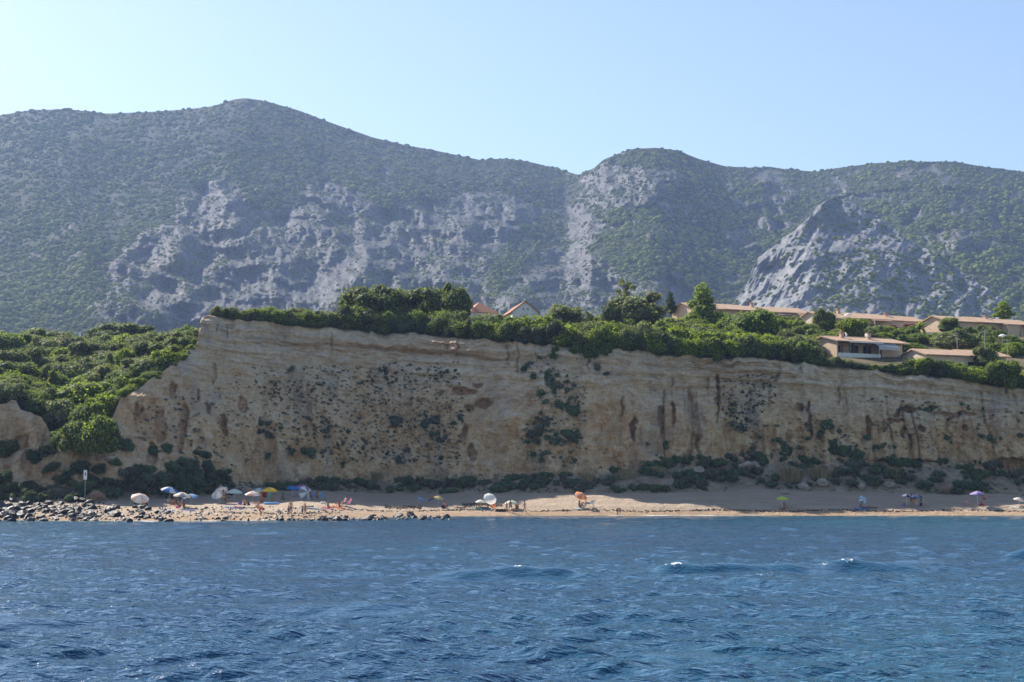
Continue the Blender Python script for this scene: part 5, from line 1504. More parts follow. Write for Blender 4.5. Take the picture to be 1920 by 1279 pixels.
rocks(22, 180, 330, 970, 979, (.25, .5), 'in the surf below the pink parasol', 4, True)
rocks(62, 320, 620, 967, 976, (.22, .5), 'along the waterline below the umbrella crowd', 5, True)
rocks(44, 600, 842, 969, 976, (.22, .5), 'in the low rocky spit left of middle', 6, True)
for (a, b, r_, m_, lb) in [(183, 938, 1.5, 'brown', 'big brown rock beside the sign post'), (1774, 921, 1.25, 'brown', 'big angular brown rock at the talus foot right of the navy umbrellas'), (1473, 926, .6, 'pale', 'pale rounded stone on the sand above the lime umbrella'), (1508, 918, 1.3, 'pale', 'pinkish boulder under the left reed clump'), (1542, 910, 1.2, 'pale', 'grey boulder under the right reed clump'), (1396, 878, 1.3, 'pale', 'left one of two grey boulders on the talus top'), (1417, 878, 1.2, 'pale', 'right one of two grey boulders on the talus top'), (1310, 884, 1.1, 'pale', 'pale boulder on the talus right of the bare wall'), (1615, 915, .9, 'pale', 'grey boulder at the talus foot left of the navy umbrellas'), (1225, 882, 1.1, 'brown', 'reddish slab on the talus below the bare wall'), (1668, 912, .8, 'pale', 'pale low boulder above the navy umbrellas'), (410, 918, .9, 'pale', 'grey boulder behind the tilted grey umbrella'), (258, 945, .55, 'brown', 'brown stone at the foot of the pink parasol'), (272, 947, .5, 'boulder', 'dark stone right of the pink parasol pole'), (1585, 885, .9, 'pale', 'pinkish boulder on the upper right talus'), (210, 865, 1.0, 'pale', 'white rock on the left slope')]:
    q, _ = hit(a, b)
    boulder(q.x, q.y, r_, lb, None, m_=M[m_], z=q.z)
# small stones, too many and too small to pick apart
def stone_mass(name, spots, mat_, label, rr, seed):
    g = np.random.default_rng(seed)
    base = np.array([(1, 0, 0), (-.5, .85, 0), (-.5, -.85, 0), (0, 0, .8), (.1, .1, -.6)], float)
    tri = np.array([(0, 1, 3), (1, 2, 3), (2, 0, 3), (1, 0, 4), (2, 1, 4), (0, 2, 4)])
    co, fs = [], []
    for i, q in enumerate(spots):
        a = g.uniform(0, 6.28); c_, s_ = math.cos(a), math.sin(a)
        v = base * g.uniform(.6, 1.3, (5, 1)) @ np.array([(c_, s_, 0), (-s_, c_, 0), (0, 0, 1)]) * g.uniform(*rr)
        co.append(v + np.array(q)); fs.append(tri + 5 * i)
    me = bpy.data.meshes.new(name); fast_mesh(me, np.vstack(co), np.vstack(fs))
    return tagp(link(name, me, mat_), label, 'stones', kind='stuff')
sp_ = []
gq = random.Random(31)
for i in range(900):
    q, _ = hit(gq.uniform(-20, 640), gq.uniform(950, 975)) if i % 3 else hit(gq.uniform(-20, 200), gq.uniform(940, 975))
    if q is not None and q.z > -.4: sp_.append(q)
for i in range(700):
    q = at_water(gq.uniform(-20, 842), gq.uniform(966, 977)); q.z = gq.uniform(-.08, .12); sp_.append(q)
stone_mass('shore_pebbles', sp_, M['boulder'], 'dark pebbles strewn between the shore boulders', (.09, .28), 1)
sp_ = []
for i in range(1500):
    a = gq.uniform(200, 1930); u = gq.random()
    yc, yf = float(np.interp(a, cols, crpy)), float(np.interp(a, cols, ftpy))
    q, _ = hit(a, yc + (yf - yc) * (.12 + .88 * (1 - u * u)) + 4)
    if q is not None: sp_.append(q)
M['palestone'] = plain('pale_pebble', (0.62, 0.57, 0.50), .9, .1, .2, 3)
stone_mass('cliff_stones', sp_, M['palestone'], 'pale stones weathering out of the cliff face', (.06, .19), 2)
# seaweed wrack on the sand
sp_ = []
def wrack(n, px0, px1, py, dpy):
    for i in range(n):
        a = gq.uniform(px0, px1)
        q, _ = hit(a, py + 1.4 * math.sin(a / 37) + gq.gauss(0, dpy))
        if q is not None and q.z > .02: sp_.append(q)
wrack(900, 640, 1930, 957.5, .7); wrack(260, 1000, 1930, 958.5, .4); wrack(240, 722, 790, 950.5, 1.5); wrack(230, 868, 942, 947.5, 1.2); wrack(140, 930, 952, 957, 1.2); wrack(160, 400, 640, 962, 1.2); wrack(60, 810, 905, 958, .5)
M['weed'] = plain('dry_seaweed', (0.075, 0.05, 0.04), .95, .1, .35, 4)
ww = stone_mass('seaweed_wrack', sp_, M['weed'], 'brown seaweed wrack lying in lines along the sand', (.07, .19), 3)
print('rocks', round(time.time() - T0, 1))

# ================================================================== BEACH THINGS
def fabric(name, c, trans=.3):
    k = NB(name)
    oc = k.coord('Object')
    col = k.ramp(k.noise(oc, 3, 3), [(.3, tuple(x * .9 for x in c)), (.7, tuple(min(1, x * 1.08) for x in c))])
    k.base(col); k.b.inputs['Roughness'].default_value = .8
    if trans:
        tr = k.n('ShaderNodeBsdfTranslucent'); k.l(col, tr.inputs['Color'])
        ms = k.n('ShaderNodeMixShader'); ms.inputs[0].default_value = trans
        k.l(k.b.outputs[0], ms.inputs[1]); k.l(tr.outputs[0], ms.inputs[2]); k.l(ms.outputs[0], k.out.inputs['Surface'])
    return k.m
FC = {n: fabric('fabric_' + n, c) for n, c in dict(pink=(.78, .55, .43), white=(.82, .83, .80), blue=(.06, .22, .62), sky=(.30, .52, .78), grey=(.30, .31, .36), green=(.30, .62, .45), mint=(.62, .78, .66), yellow=(.85, .55, .05),
      pastel=(.80, .70, .55), navy=(.03, .05, .16), purple=(.34, .22, .55), magenta=(.55, .10, .28), lime=(.62, .78, .10), orange=(.88, .28, .08), peach=(.85, .50, .33), lilac=(.45, .42, .62), red=(.62, .05, .05), cream=(.80, .76, .55), slate=(.16, .20, .27), turq=(.12, .55, .62), rose=(.75, .18, .38), black=(.02, .02, .025)).items()}
SKIN = [plain('skin_tan', (.40, .22, .14), .6, .3, .06, 5), plain('skin_light', (.56, .35, .25), .6, .3, .06, 5), plain('skin_brown', (.28, .145, .09), .6, .3, .06, 5)]
HAIR = [plain('hair_dark', (.018, .013, .010), .7, .3, .1, 20), plain('hair_brown', (.09, .05, .03), .7, .3, .1, 20), plain('hair_blond', (.40, .28, .13), .7, .3, .1, 20)]

CAN = {}
def canopy_mesh(two):
    if two in CAN: return CAN[two]
    bm = bmesh.new()
    n, rings = 8, 5
    sub = 3
    N = n * sub
    top = bm.verts.new((0, 0, .42))
    prev = None
    for j in range(1, rings + 1):
        t = j / rings
        ring = []
        for i in range(N):
            a = 6.28319 * i / N
            ph = (i % sub) / sub
            sag = math.sin(math.pi * ph)
            rr = t * (1 - .045 * sag * t)
            z = .42 * math.cos(t * 1.32) ** 1.0 - .10 * t - .035 * sag * t + (.0 if j < rings else -.0)
            ring.append(bm.verts.new((rr * math.cos(a), rr * math.sin(a), z)))
        for i in range(N):
            f = bm.faces.new((top, ring[i], ring[(i + 1) % N])) if prev is None else bm.faces.new((prev[i], ring[i], ring[(i + 1) % N], prev[(i + 1) % N]))
            f.material_index = ((i // sub) % 2) if two else 0
        prev = ring
    # short valance hanging from the rim
    low = [bm.verts.new((v.co.x * 1.005, v.co.y * 1.005, v.co.z - .09)) for v in prev]
    for i in range(N):
        f = bm.faces.new((prev[i], low[i], low[(i + 1) % N], prev[(i + 1) % N])); f.material_index = ((i // sub) % 2) if two else 0
    bmesh.ops.recalc_face_normals(bm, faces=bm.faces[:])
    me = bpy.data.meshes.new('canopy'); bm.to_mesh(me); bm.free()
    me.polygons.foreach_set('use_smooth', np.ones(len(me.polygons), bool))
    me.materials.append(FC['white'])
    if two: me.materials.append(FC['white'])
    CAN[two] = me
    return me
bm = bmesh.new(); tube(bm, (0, 0, -.35), (0, 0, 1.0), .018, n=7); POLE = bpy.data.meshes.new('pole'); bm.to_mesh(POLE); bm.free()
bm = bmesh.new(); tube(bm, (0, 0, 0), (0, 0, .09), .02, .008, n=6); FIN = bpy.data.meshes.new('finial'); bm.to_mesh(FIN); bm.free()
bm = bmesh.new(); tube(bm, (0, 0, .36), (.93, 0, -.02), .008, n=4); RIB = bpy.data.meshes.new('rib'); bm.to_mesh(RIB); bm.free()
POLE.materials.append(M['whitem']); FIN.materials.append(M['whitem']); RIB.materials.append(M['metal'])

def parasol(px, pyb, wpx, pytop, c1, c2, label, tilt=0.0, tdir=0.0, D=None, lift=None):
    """px,pyb = foot of the pole in the photo; wpx canopy width; pytop canopy top"""
    q = hit(px, pyb)[0] if D is None else vec(px, pyb, D)
    D = q.y
    s = D / FOC
    r = wpx * s / 2
    hgt = (pyb - pytop) * s
    o = empty('beach_umbrella', q); tagp(o, label, 'umbrella', 'beach umbrellas')
    hh = max(.35, hgt - r * .42)
    p = link('pole', POLE, None, o); p.scale = (1, 1, hh + .05)
    c = link('canopy', canopy_mesh(c2 is not None), None, o)
    for i, m_ in enumerate((c1, c2)):
        if m_ is None: continue
        c.material_slots[i].link = 'OBJECT'; c.material_slots[i].material = FC[m_]
    c.location = (0, 0, hh); c.scale = (r, r, r)
    c.rotation_euler = Euler((tilt * math.cos(tdir), tilt * math.sin(tdir), rg.uniform(0, .7)))
    f = link('finial', FIN, None, c); f.location = (0, 0, .41)
    for i in range(8):
        b = link('rib', RIB, None, c); b.rotation_euler = (0, 0, .7854 * i)
    return o
# ---------------------------------------------------------------- people
def skin_mesh(name, J, E, Rr, sub=1):
    """tapered continuous surface round a skeleton of joints"""
    me = bpy.data.meshes.new(name)
    idx = {k_: i for i, k_ in enumerate(J)}
    me.from_pydata([tuple(J[k_]) for k_ in J], [(idx[a], idx[b]) for a, b in E], [])
    o = bpy.data.objects.new(name, me); COL.objects.link(o)
    o.modifiers.new('skin', 'SKIN')
    if not me.skin_vertices:
        bpy.context.view_layer.objects.active = o
    sv = me.skin_vertices[0].data
    for k_, i in idx.items():
        r_ = Rr[k_]; sv[i].radius = r_ if isinstance(r_, tuple) else (r_, r_)
        sv[i].use_root = (i == 0)
    ss = o.modifiers.new('sub', 'SUBSURF'); ss.levels = sub; ss.render_levels = sub
    dg = bpy.context.evaluated_depsgraph_get()
    out = bpy.data.meshes.new_from_object(o.evaluated_get(dg))
    out.name = name
    out.polygons.foreach_set('use_smooth', np.ones(len(out.polygons), bool))
    bpy.data.objects.remove(o); bpy.data.meshes.remove(me)
    return out

def V(*a): return Vector(a)
def pose_joints(p):
    """joints for an adult 1.72 m tall; origin on the ground under the body, facing -y"""
    J = {}
    if p in ('stand', 'walk', 'carry', 'wade'):
        J['pelvis'] = V(0, 0, .93); J['spine'] = V(0, .01, 1.12); J['chest'] = V(0, 0, 1.30); J['neck'] = V(0, .01, 1.46); J['head'] = V(0, -.015, 1.60); J['crown'] = V(0, 0, 1.70)
        for s, n in ((-1, 'l'), (1, 'r')):
            f = 0 if p != 'walk' else .24 * s
            J['hip' + n] = V(.10 * s, 0, .87); J['knee' + n] = V(.11 * s, -.03 - f, .48); J['ankle' + n] = V(.11 * s, .02 - f * (1 if f > 0 else 1.6), .09 + (0 if f >= 0 else .05)); J['toe' + n] = V(.13 * s, -.14 - f * (1 if f > 0 else 1.5), .035 + (0 if f >= 0 else .02))
            J['sh' + n] = V(.18 * s, .01, 1.40)
            if p == 'carry':
                J['el' + n] = V(.30 * s, -.16, 1.52); J['wr' + n] = V(.20 * s, -.22, 1.76)
            elif p == 'walk':
                J['el' + n] = V(.25 * s, .02 + .12 * s, 1.12); J['wr' + n] = V(.26 * s, -.10 + .18 * s, .92)
            elif p == 'wade':
                J['el' + n] = V(.34 * s, .02, 1.16); J['wr' + n] = V(.46 * s, -.12, 1.02)
            else:
                J['el' + n] = V(.25 * s, .03, 1.12); J['wr' + n] = V(.27 * s, -.05, .88)
    elif p in ('sit', 'long'):      # on the ground
        J['pelvis'] = V(0, .12, .13); J['spine'] = V(0, .18, .32); J['chest'] = V(0, .19, .50); J['neck'] = V(0, .16, .66); J['head'] = V(0, .12, .80); J['crown'] = V(0, .13, .90)
        for s, n in ((-1, 'l'), (1, 'r')):
            J['hip' + n] = V(.10 * s, .06, .11)
            J['knee' + n] = V(.13 * s, -.30, .44) if p == 'sit' else V(.12 * s, -.36, .16)
            J['ankle' + n] = V(.12 * s, -.42, .09) if p == 'sit' else V(.11 * s, -.76, .08)
            J['toe' + n] = V(.13 * s, -.58, .04) if p == 'sit' else V(.13 * s, -.83, .20)
            J['sh' + n] = V(.18 * s, .19, .60)
            J['el' + n] = V(.24 * s, -.02, .42) if p == 'sit' else V(.26 * s, .36, .38)
            J['wr' + n] = V(.12 * s, -.25, .47) if p == 'sit' else V(.27 * s, .44, .13)
    elif p == 'chair':
        J['pelvis'] = V(0, .08, .46); J['spine'] = V(0, .15, .64); J['chest'] = V(0, .20, .82); J['neck'] = V(0, .22, .98); J['head'] = V(0, .19, 1.12); J['crown'] = V(0, .20, 1.22)
        for s, n in ((-1, 'l'), (1, 'r')):
            J['hip' + n] = V(.10 * s, .02, .44); J['knee' + n] = V(.13 * s, -.38, .48); J['ankle' + n] = V(.13 * s, -.46, .09); J['toe' + n] = V(.14 * s, -.62, .035)
            J['sh' + n] = V(.18 * s, .21, .92); J['el' + n] = V(.26 * s, .08, .68); J['wr' + n] = V(.20 * s, -.15, .62)
    elif p == 'lie':                # on the back, head towards +x
        J['pelvis'] = V(0, 0, .11); J['spine'] = V(.19, 0, .11); J['chest'] = V(.37, 0, .12); J['neck'] = V(.53, 0, .11); J['head'] = V(.67, 0, .12); J['crown'] = V(.77, 0, .11)
        for s, n in ((-1, 'l'), (1, 'r')):
            J['hip' + n] = V(-.06, .10 * s, .10); J['knee' + n] = V(-.42, .11 * s, .30 if s > 0 else .10); J['ankle' + n] = V(-.62 if s > 0 else -.84, .11 * s, .06); J['toe' + n] = V(-.76 if s > 0 else -.90, .13 * s, .05 if s > 0 else .2)
            J['sh' + n] = V(.47, .18 * s, .11); J['el' + n] = V(.24, .28 * s, .07); J['wr' + n] = V(.0, .26 * s, .06)
    elif p == 'bend':               # stooping to the sand
        J['pelvis'] = V(0, .18, .70); J['spine'] = V(0, .05, .84); J['chest'] = V(0, -.14, .90); J['neck'] = V(0, -.30, .90); J['head'] = V(0, -.43, .86); J['crown'] = V(0, -.52, .83)
        for s, n in ((-1, 'l'), (1, 'r')):
            J['hip' + n] = V(.10 * s, .18, .66); J['knee' + n] = V(.13 * s, -.06, .40); J['ankle' + n] = V(.13 * s, .12, .09); J['toe' + n] = V(.15 * s, -.06, .035)
            J['sh' + n] = V(.18 * s, -.24, .86); J['el' + n] = V(.22 * s, -.30, .60); J['wr' + n] = V(.16 * s, -.40, .36)
    # hands with five fingers, heads with nose and ears
    for s, n in ((-1, 'l'), (1, 'r')):
        d = (J['wr' + n] - J['el' + n]).normalized()
        side = d.cross(V(0, 1, .2)).normalized() if abs(d.y) < .9 else V(1, 0, 0)
        pal = J['wr' + n] + d * .07
        J['palm' + n] = pal
        curl = d.cross(side).normalized() * .012
        for i, (o_, L) in enumerate(((-.030, .062), (-.010, .075), (.010, .070), (.029, .055))):
            J[f'f{i}a{n}'] = pal + side * o_ + d * .035
            J[f'f{i}b{n}'] = pal + side * o_ * 1.15 + d * (.035 + L) + curl
        J['tha' + n] = J['wr' + n] + d * .03 - side * .045
        J['thb' + n] = J['wr' + n] + d * .075 - side * .062
    fw = V(0, -1, 0) if p != 'lie' else V(0, 0, 1)
    if p == 'bend': fw = V(0, -.55, -.83)
    J['nose'] = J['head'] + fw * .115
    sd = V(1, 0, 0) if p != 'lie' else V(0, 1, 0)
    J['earl'] = J['head'] - sd * .088; J['earr'] = J['head'] + sd * .088
    return J
E_BODY = [('pelvis', 'spine'), ('spine', 'chest'), ('chest', 'neck'), ('neck', 'head'), ('head', 'crown'), ('head', 'nose'), ('head', 'earl'), ('head', 'earr')]
R_BODY = dict(pelvis=(.155, .115), spine=(.135, .10), chest=(.165, .115), neck=.055, head=(.085, .10), crown=.055, nose=.014, earl=.016, earr=.016)
for n in 'lr':
    E_BODY += [('pelvis', 'hip' + n), ('hip' + n, 'knee' + n), ('knee' + n, 'ankle' + n), ('ankle' + n, 'toe' + n), ('chest', 'sh' + n), ('sh' + n, 'el' + n), ('el' + n, 'wr' + n), ('wr' + n, 'palm' + n), ('wr' + n, 'tha' + n), ('tha' + n, 'thb' + n)]
    R_BODY.update({'hip' + n: .085, 'knee' + n: .055, 'ankle' + n: .036, 'toe' + n: .028, 'sh' + n: .055, 'el' + n: .038, 'wr' + n: .025, 'palm' + n: (.036, .018), 'tha' + n: .013, 'thb' + n: .009})
    for i in range(4):
        E_BODY += [('palm' + n, f'f{i}a{n}'), (f'f{i}a{n}', f'f{i}b{n}')]
        R_BODY.update({f'f{i}a{n}': .0095, f'f{i}b{n}': .008})
PM = {}
def pose_meshes(p):
    if p in PM: return PM[p]
    J = pose_joints(p)
    body = skin_mesh('body', J, E_BODY, R_BODY)
    body.materials.append(SKIN[0])
    # shorts / bikini bottom: pelvis and upper thighs, slightly fuller than the body
    G = {'pelvis': J['pelvis'], 'waist': J['pelvis'].lerp(J['spine'], .35)}
    ed, rd = [('pelvis', 'waist')], dict(pelvis=(.172, .132), waist=(.152, .118))
    for n in 'lr':
        G['hip' + n] = J['hip' + n]; G['th' + n] = J['hip' + n].lerp(J['knee' + n], .45)
        ed += [('pelvis', 'hip' + n), ('hip' + n, 'th' + n)]; rd.update({'hip' + n: .098, 'th' + n: .088})
    shorts = skin_mesh('swim_shorts', G, ed, rd); shorts.materials.append(FC['navy'])
    G2 = dict(pelvis=J['pelvis'].lerp(J['spine'], .1), spine=J['spine'], chest=J['chest'], top=J['chest'].lerp(J['neck'], .45))
    top = skin_mesh('swim_top', G2, [('pelvis', 'spine'), ('spine', 'chest'), ('chest', 'top')], dict(pelvis=(.165, .128), spine=(.15, .115), chest=(.178, .13), top=(.12, .085))); top.materials.append(FC['navy'])
    # hair: cap over the back and top of the head
    up = (J['crown'] - J['neck']).normalized(); fw = (J['nose'] - J['head']).normalized()
    bm = bmesh.new(); bmesh.ops.create_icosphere(bm, subdivisions=3, radius=1)
    cut = [v for v in bm.verts if v.co.y < -.35 and v.co.z < .45 or v.co.z < -.75]
    bmesh.ops.delete(bm, geom=cut, context='VERTS')
    xax = fw.cross(up).normalized(); B_ = Matrix((xax, -fw, up)).transposed()
    ctr = J['head'].lerp(J['crown'], .25) - fw * .008
    for v in bm.verts:
        w = 1 + .06 * math.sin(v.co.x * 9) * math.sin(v.co.z * 8)
        v.co = ctr + B_ @ V(v.co.x * .108 * w, v.co.y * .125 * w, v.co.z * .135 * w)
    bmesh.ops.solidify(bm, geom=bm.faces[:], thickness=.012)
    hm_ = bpy.data.meshes.new('hair'); bm.to_mesh(hm_); bm.free(); hm_.materials.append(HAIR[0])
    hm_.polygons.foreach_set('use_smooth', np.ones(len(hm_.polygons), bool))
    PM[p] = (body, shorts, top, hm_)
    return PM[p]

def setm(o, m_):
    o.material_slots[0].link = 'OBJECT'; o.material_slots[0].material = m_
def person(px, py, pose, label, suit='navy', top=None, skin=0, hair=0, size=1.0, rz=0.0, z=None, D=None, dz=0.0):
    if D is not None: q = vec(px, py, D)
    elif z is not None: q = at_water(px, py, z)
    else: q = hit(px, py)[0]
    o = empty('person', (q.x, q.y, q.z + dz), rz); o.scale = (size,) * 3
    tagp(o, label, 'person', 'people on the beach')
    b, s_, t_, h_ = pose_meshes(pose)
    bo = link('body', b, None, o); setm(bo, SKIN[skin])
    so_ = link('swim_shorts', s_, None, o); setm(so_, FC[suit])
    if top: to = link('swim_top', t_, None, o); setm(to, FC[top])
    ho = link('hair', h_, None, o); setm(ho, HAIR[hair])
    return o

# ---------------------------------------------------------------- small beach gear
def towel(px, py, c, label, L=1.8, w=.8, rz=0.0):
    q, n = hit(px, py)
    bm = bmesh.new(); nx, ny = 10, 5
    G = [[bm.verts.new(((i / nx - .5) * L, (j / ny - .5) * w, .02 + .015 * math.sin(i * 1.7 + j) + .012 * math.cos(j * 2.3 + i * .6))) for i in range(nx + 1)] for j in range(ny + 1)]
    for j in range(ny):
        for i in range(nx): bm.faces.new((G[j][i], G[j][i + 1], G[j + 1][i + 1], G[j + 1][i]))
    bmesh.ops.solidify(bm, geom=bm.faces[:], thickness=-.015)
    o = bm_obj('beach_towel', bm, FC[c])
    up = n if n.z > 0 else -n
    o.rotation_mode = 'QUATERNION'; o.rotation_quaternion = Vector((0, 0, 1)).rotation_difference(up) @ Euler((0, 0, rz)).to_quaternion()
    o.location = q + up * .01
    tagp(o, label, 'towel', 'towels on the sand'); return o
def bag(px, py, c, label, s=.5):
    q, n = hit(px, py)
    o = empty('beach_bag', q, rg.uniform(0, 3)); tagp(o, label, 'bag', 'bags on the sand')
    bm = bmesh.new(); bmesh.ops.create_cube(bm, size=1); bmesh.ops.subdivide_edges(bm, edges=bm.edges[:], cuts=2, use_grid_fill=True)
    for v in bm.verts:
        r_ = v.co.copy(); k_ = 1 - .25 * (r_.z + .5) * (abs(r_.y) * 2)
        v.co = V(r_.x * s * (1 + .1 * math.cos(r_.z * 3)), r_.y * s * .55 * k_, (r_.z + .5) * s * .62)
    bmesh.ops.bevel(bm, geom=[e for e in bm.edges if e.calc_face_angle(0) > .8], offset=.03, segments=2, affect='EDGES')
    bm_obj('body', bm, FC[c], o, True)
    for y in (-.1, .1):
        bm = bmesh.new()
        pts_ = [V(-.3 * s, y * s, .6 * s), V(-.2 * s, y * s, .85 * s), V(.2 * s, y * s, .85 * s), V(.3 * s, y * s, .6 * s)]
        for a, b in zip(pts_, pts_[1:]): tube(bm, a, b, .015, n=5)
        bm_obj('handle', bm, FC['black'], o)
    return o
def ring_mesh(R_, r_, n=22, m=9, sx=1.0):
    bm = bmesh.new()
    G = [[bm.verts.new(((R_ + r_ * math.cos(6.2832 * j / m)) * math.cos(6.2832 * i / n) * sx, (R_ + r_ * math.cos(6.2832 * j / m)) * math.sin(6.2832 * i / n), r_ + r_ * math.sin(6.2832 * j / m))) for j in range(m)] for i in range(n)]
    for i in range(n):
        for j in range(m): bm.faces.new((G[i][j], G[(i + 1) % n][j], G[(i + 1) % n][(j + 1) % m], G[i][(j + 1) % m]))
    return bm
def deck_chair(px, py, c, label, rz=0.0, s=1.0):
    q, n = hit(px, py)
    o = empty('beach_chair', q, rz); o.scale = (s,) * 3; tagp(o, label, 'chair', 'beach chairs')
    def sheet(name, P):
        bm = bmesh.new(); bm.faces.new([bm.verts.new(p) for p in P]); bmesh.ops.solidify(bm, geom=bm.faces[:], thickness=.025); return bm_obj(name, bm, FC[c], o)
    sheet('seat', [(-.28, -.28, .36), (.28, -.28, .36), (.28, .2, .28), (-.28, .2, .28)])
    sheet('backrest', [(-.28, .205, .30), (.28, .205, .30), (.28, .55, .95), (-.28, .55, .95)])
    for x in (-.3, .3):
        tube_obj('leg', M['metal'], o, (x, -.3, .36), (x, .35, -.03), .016, n=6); tube_obj('leg', M['metal'], o, (x, .5, .72), (x, -.22, -.03), .016, n=6)
        tube_obj('armrest', M['metal'], o, (x, -.25, .55), (x, .42, .58), .02, n=6)
    return o

# umbrellas, left to right
parasol(262, 951, 34, 927, 'pink', 'white', 'pale pink parasol standing alone at the left, tilted towards the sea', .55, 0)
parasol(318, 944, 34, 913, 'white', 'blue', 'blue and white umbrella, highest of the leftmost cluster', .25, 1.0)
parasol(341, 952, 34, 923, 'pastel', 'grey', 'grey and pastel umbrella in front of the leftmost cluster', .12, .5)
parasol(358, 945, 30, 926, 'sky', 'slate', 'dim blue umbrella tucked behind the grey pastel one', .15, -1.2)
parasol(439, 940, 30, 917, 'mint', 'white', 'green and white umbrella left of the pastel pair', .05, 0)
parasol(474, 942, 30, 921, 'white', 'peach', 'white and pastel striped umbrella in the middle of the crowd', .1, .3)
parasol(485, 939, 28, 915, 'sky', 'cream', 'blue grey and cream umbrella left of the yellow one', .1, -.3)
parasol(505, 941, 31, 914, 'yellow', None, 'plain yellow umbrella at the right of the crowd', .05, 0)
parasol(548, 931, 24, 911, 'blue', None, 'small plain blue umbrella standing in the cliff shade', .1, .6)
parasol(568, 930, 32, 909, 'purple', 'magenta', 'purple and magenta umbrella standing in the cliff shade', .2, .4)
parasol(822, 947, 20, 930, 'yellow', 'cream', 'small yellow umbrella beside the folded wind shelter', .25, .8)
parasol(901, 951, 20, 937, 'white', 'cream', 'low white umbrella left of the big white disc', .1, 0)
parasol(919, 953, 25, 930, 'white', None, 'big white umbrella tilted to show its whole disc', .95, 0)
parasol(959, 954, 26, 938, 'cream', 'mint', 'cream and pale green umbrella above the standing man', .1, 0)
parasol(1090, 951, 25, 925, 'peach', 'orange', 'orange umbrella tilted to show its disc', .75, .55)
parasol(1086, 941, 18, 925, 'navy', None, 'dark navy umbrella half hidden behind the orange one', .2, -.6)
parasol(1467, 951, 22, 931, 'lime', None, 'lime green umbrella alone right of middle', .05, 0)
parasol(1700, 949, 22, 926, 'grey', 'navy', 'grey and navy umbrella, left of the navy pair', .12, .4)
parasol(1718, 949, 24, 927, 'navy', 'slate', 'dark navy umbrella, right of the navy pair', .15, -.5)
parasol(1833, 948, 27, 921, 'lilac', 'purple', 'purple umbrella near the standing man at far right', .05, 0)
parasol(1911, 949, 20, 933, 'pink', 'white', 'low pink and white umbrella at the right frame edge', .3, .2)
for (p, y_, w_, yt, D_, c, lb) in [(1880, 642, 15, 626, 272, 'white', 'white garden parasol among the shrubs behind the low villa'), (1590, 606, 15, 587, 309, 'white', 'white garden parasol by the middle terraced house porch')]:
    parasol(p, y_, w_, yt, c, None, lb, 0, 0, D=D_)
# tilted sunshades resting on the sand
def shade(px, py, wpx, c1, c2, label, rx, rz):
    q, n = hit(px, py); r = wpx * q.y / FOC / 2
    o = empty('tilted_sunshade', q, rz); tagp(o, label, 'sunshade')
    c = link('canopy', canopy_mesh(True), None, o)
    for i, m_ in enumerate((c1, c2)): c.material_slots[i].link = 'OBJECT'; c.material_slots[i].material = FC[m_]
    c.scale = (r,) * 3; c.rotation_euler = (rx, 0, 0.2); c.location = (0, 0, r * .78)
    p = link('pole', POLE, None, o); p.rotation_euler = (rx, 0, 0); p.scale = (1, 1, r * .9); p.location = (0, 0.02, r * .80); p.location += Vector((0, math.sin(rx) * r * .9, -math.cos(rx) * r * .9))
    return o
shade(573, 937, 30, 'white', 'grey', 'white and grey umbrella lying on its side as a shelter', R(70), .5)
shade(1618, 944, 17, 'white', 'sky', 'small white and blue umbrella lying on its side', R(65), .2)
parasol(411, 944, 34, 917, 'grey', 'slate', 'grey umbrella tilted steeply, carried by a person in yellow shorts', .8, -2.2)
# wind shelter: folded sheet of blue and white cloth on two sticks
q, _ = hit(801, 942)
o = empty('wind_shelter', q); tagp(o, 'blue and white cloth wind shelter sagging on sticks', 'wind shelter')
for nm, c, P in [('cloth', 'sky', [(-1.2, .2, .75), (.1, .1, .2), (.1, -.5, .1), (-1.2, -.5, .5)]), ('cloth', 'navy', [(.12, .1, .2), (1.3, .3, .95), (1.3, -.4, .7), (.12, -.5, .1)])]:
    bm = bmesh.new(); bm.faces.new([bm.verts.new(p) for p in P]); bmesh.ops.subdivide_edges(bm, edges=bm.edges[:], cuts=3, use_grid_fill=True)
    for v in bm.verts: v.co.z += .05 * math.sin(v.co.x * 5) * math.cos(v.co.y * 4)
    bmesh.ops.solidify(bm, geom=bm.faces[:], thickness=.02); bm_obj(nm, bm, FC[c], o)
for x, z in ((-1.2, .9), (.11, .45), (1.3, 1.05)): tube_obj('stick', M['whitem'], o, (x, .15, -.2), (x, .15, z), .018, n=6)

# people, left to right
person(318, 946, 'sit', 'person sitting under the blue and white umbrella, leftmost', 'blue', None, 0, 0, rz=.4)
person(326, 948, 'sit', 'person in orange sitting under the blue and white umbrella', 'orange', 'orange', 2, 1, rz=-.5)
person(331, 945, 'chair', 'person in dark clothes seated behind the grey pastel umbrella', 'navy', 'navy', 2, 0, rz=.2, dz=-.25)
person(337, 951, 'sit', 'person with bare back beside the yellow towel', 'navy', None, 2, 0, rz=3.0)
person(353, 944, 'stand', 'small dark haired child standing right of the leftmost cluster', 'navy', 'navy', 0, 0, .62, .3)
person(346, 953, 'long', 'person in red reclining below the grey pastel umbrella', 'red', 'red', 2, 1, rz=.8)
person(419, 945, 'carry', 'person in yellow shorts holding the steep grey umbrella', 'yellow', None, 2, 0, rz=.6)
person(424, 945, 'bend', 'person stooping under the steep grey umbrella', 'black', 'black', 2, 0, .9, rz=1.3)
person(446, 953, 'lie', 'person in bright swimwear lying on the blue towel', 'rose', 'rose', 1, 1, rz=.15)
person(459, 948, 'sit', 'person sitting in front of the white pastel umbrella', 'navy', None, 0, 1, rz=.7)
person(483, 953, 'sit', 'person in a green top with a hat, sitting in the sun', 'green', 'green', 1, 2, rz=-.2)
person(489, 966, 'bend', 'person in red crouching by the shore rocks', 'red', 'red', 2, 0, .85, rz=1.4)
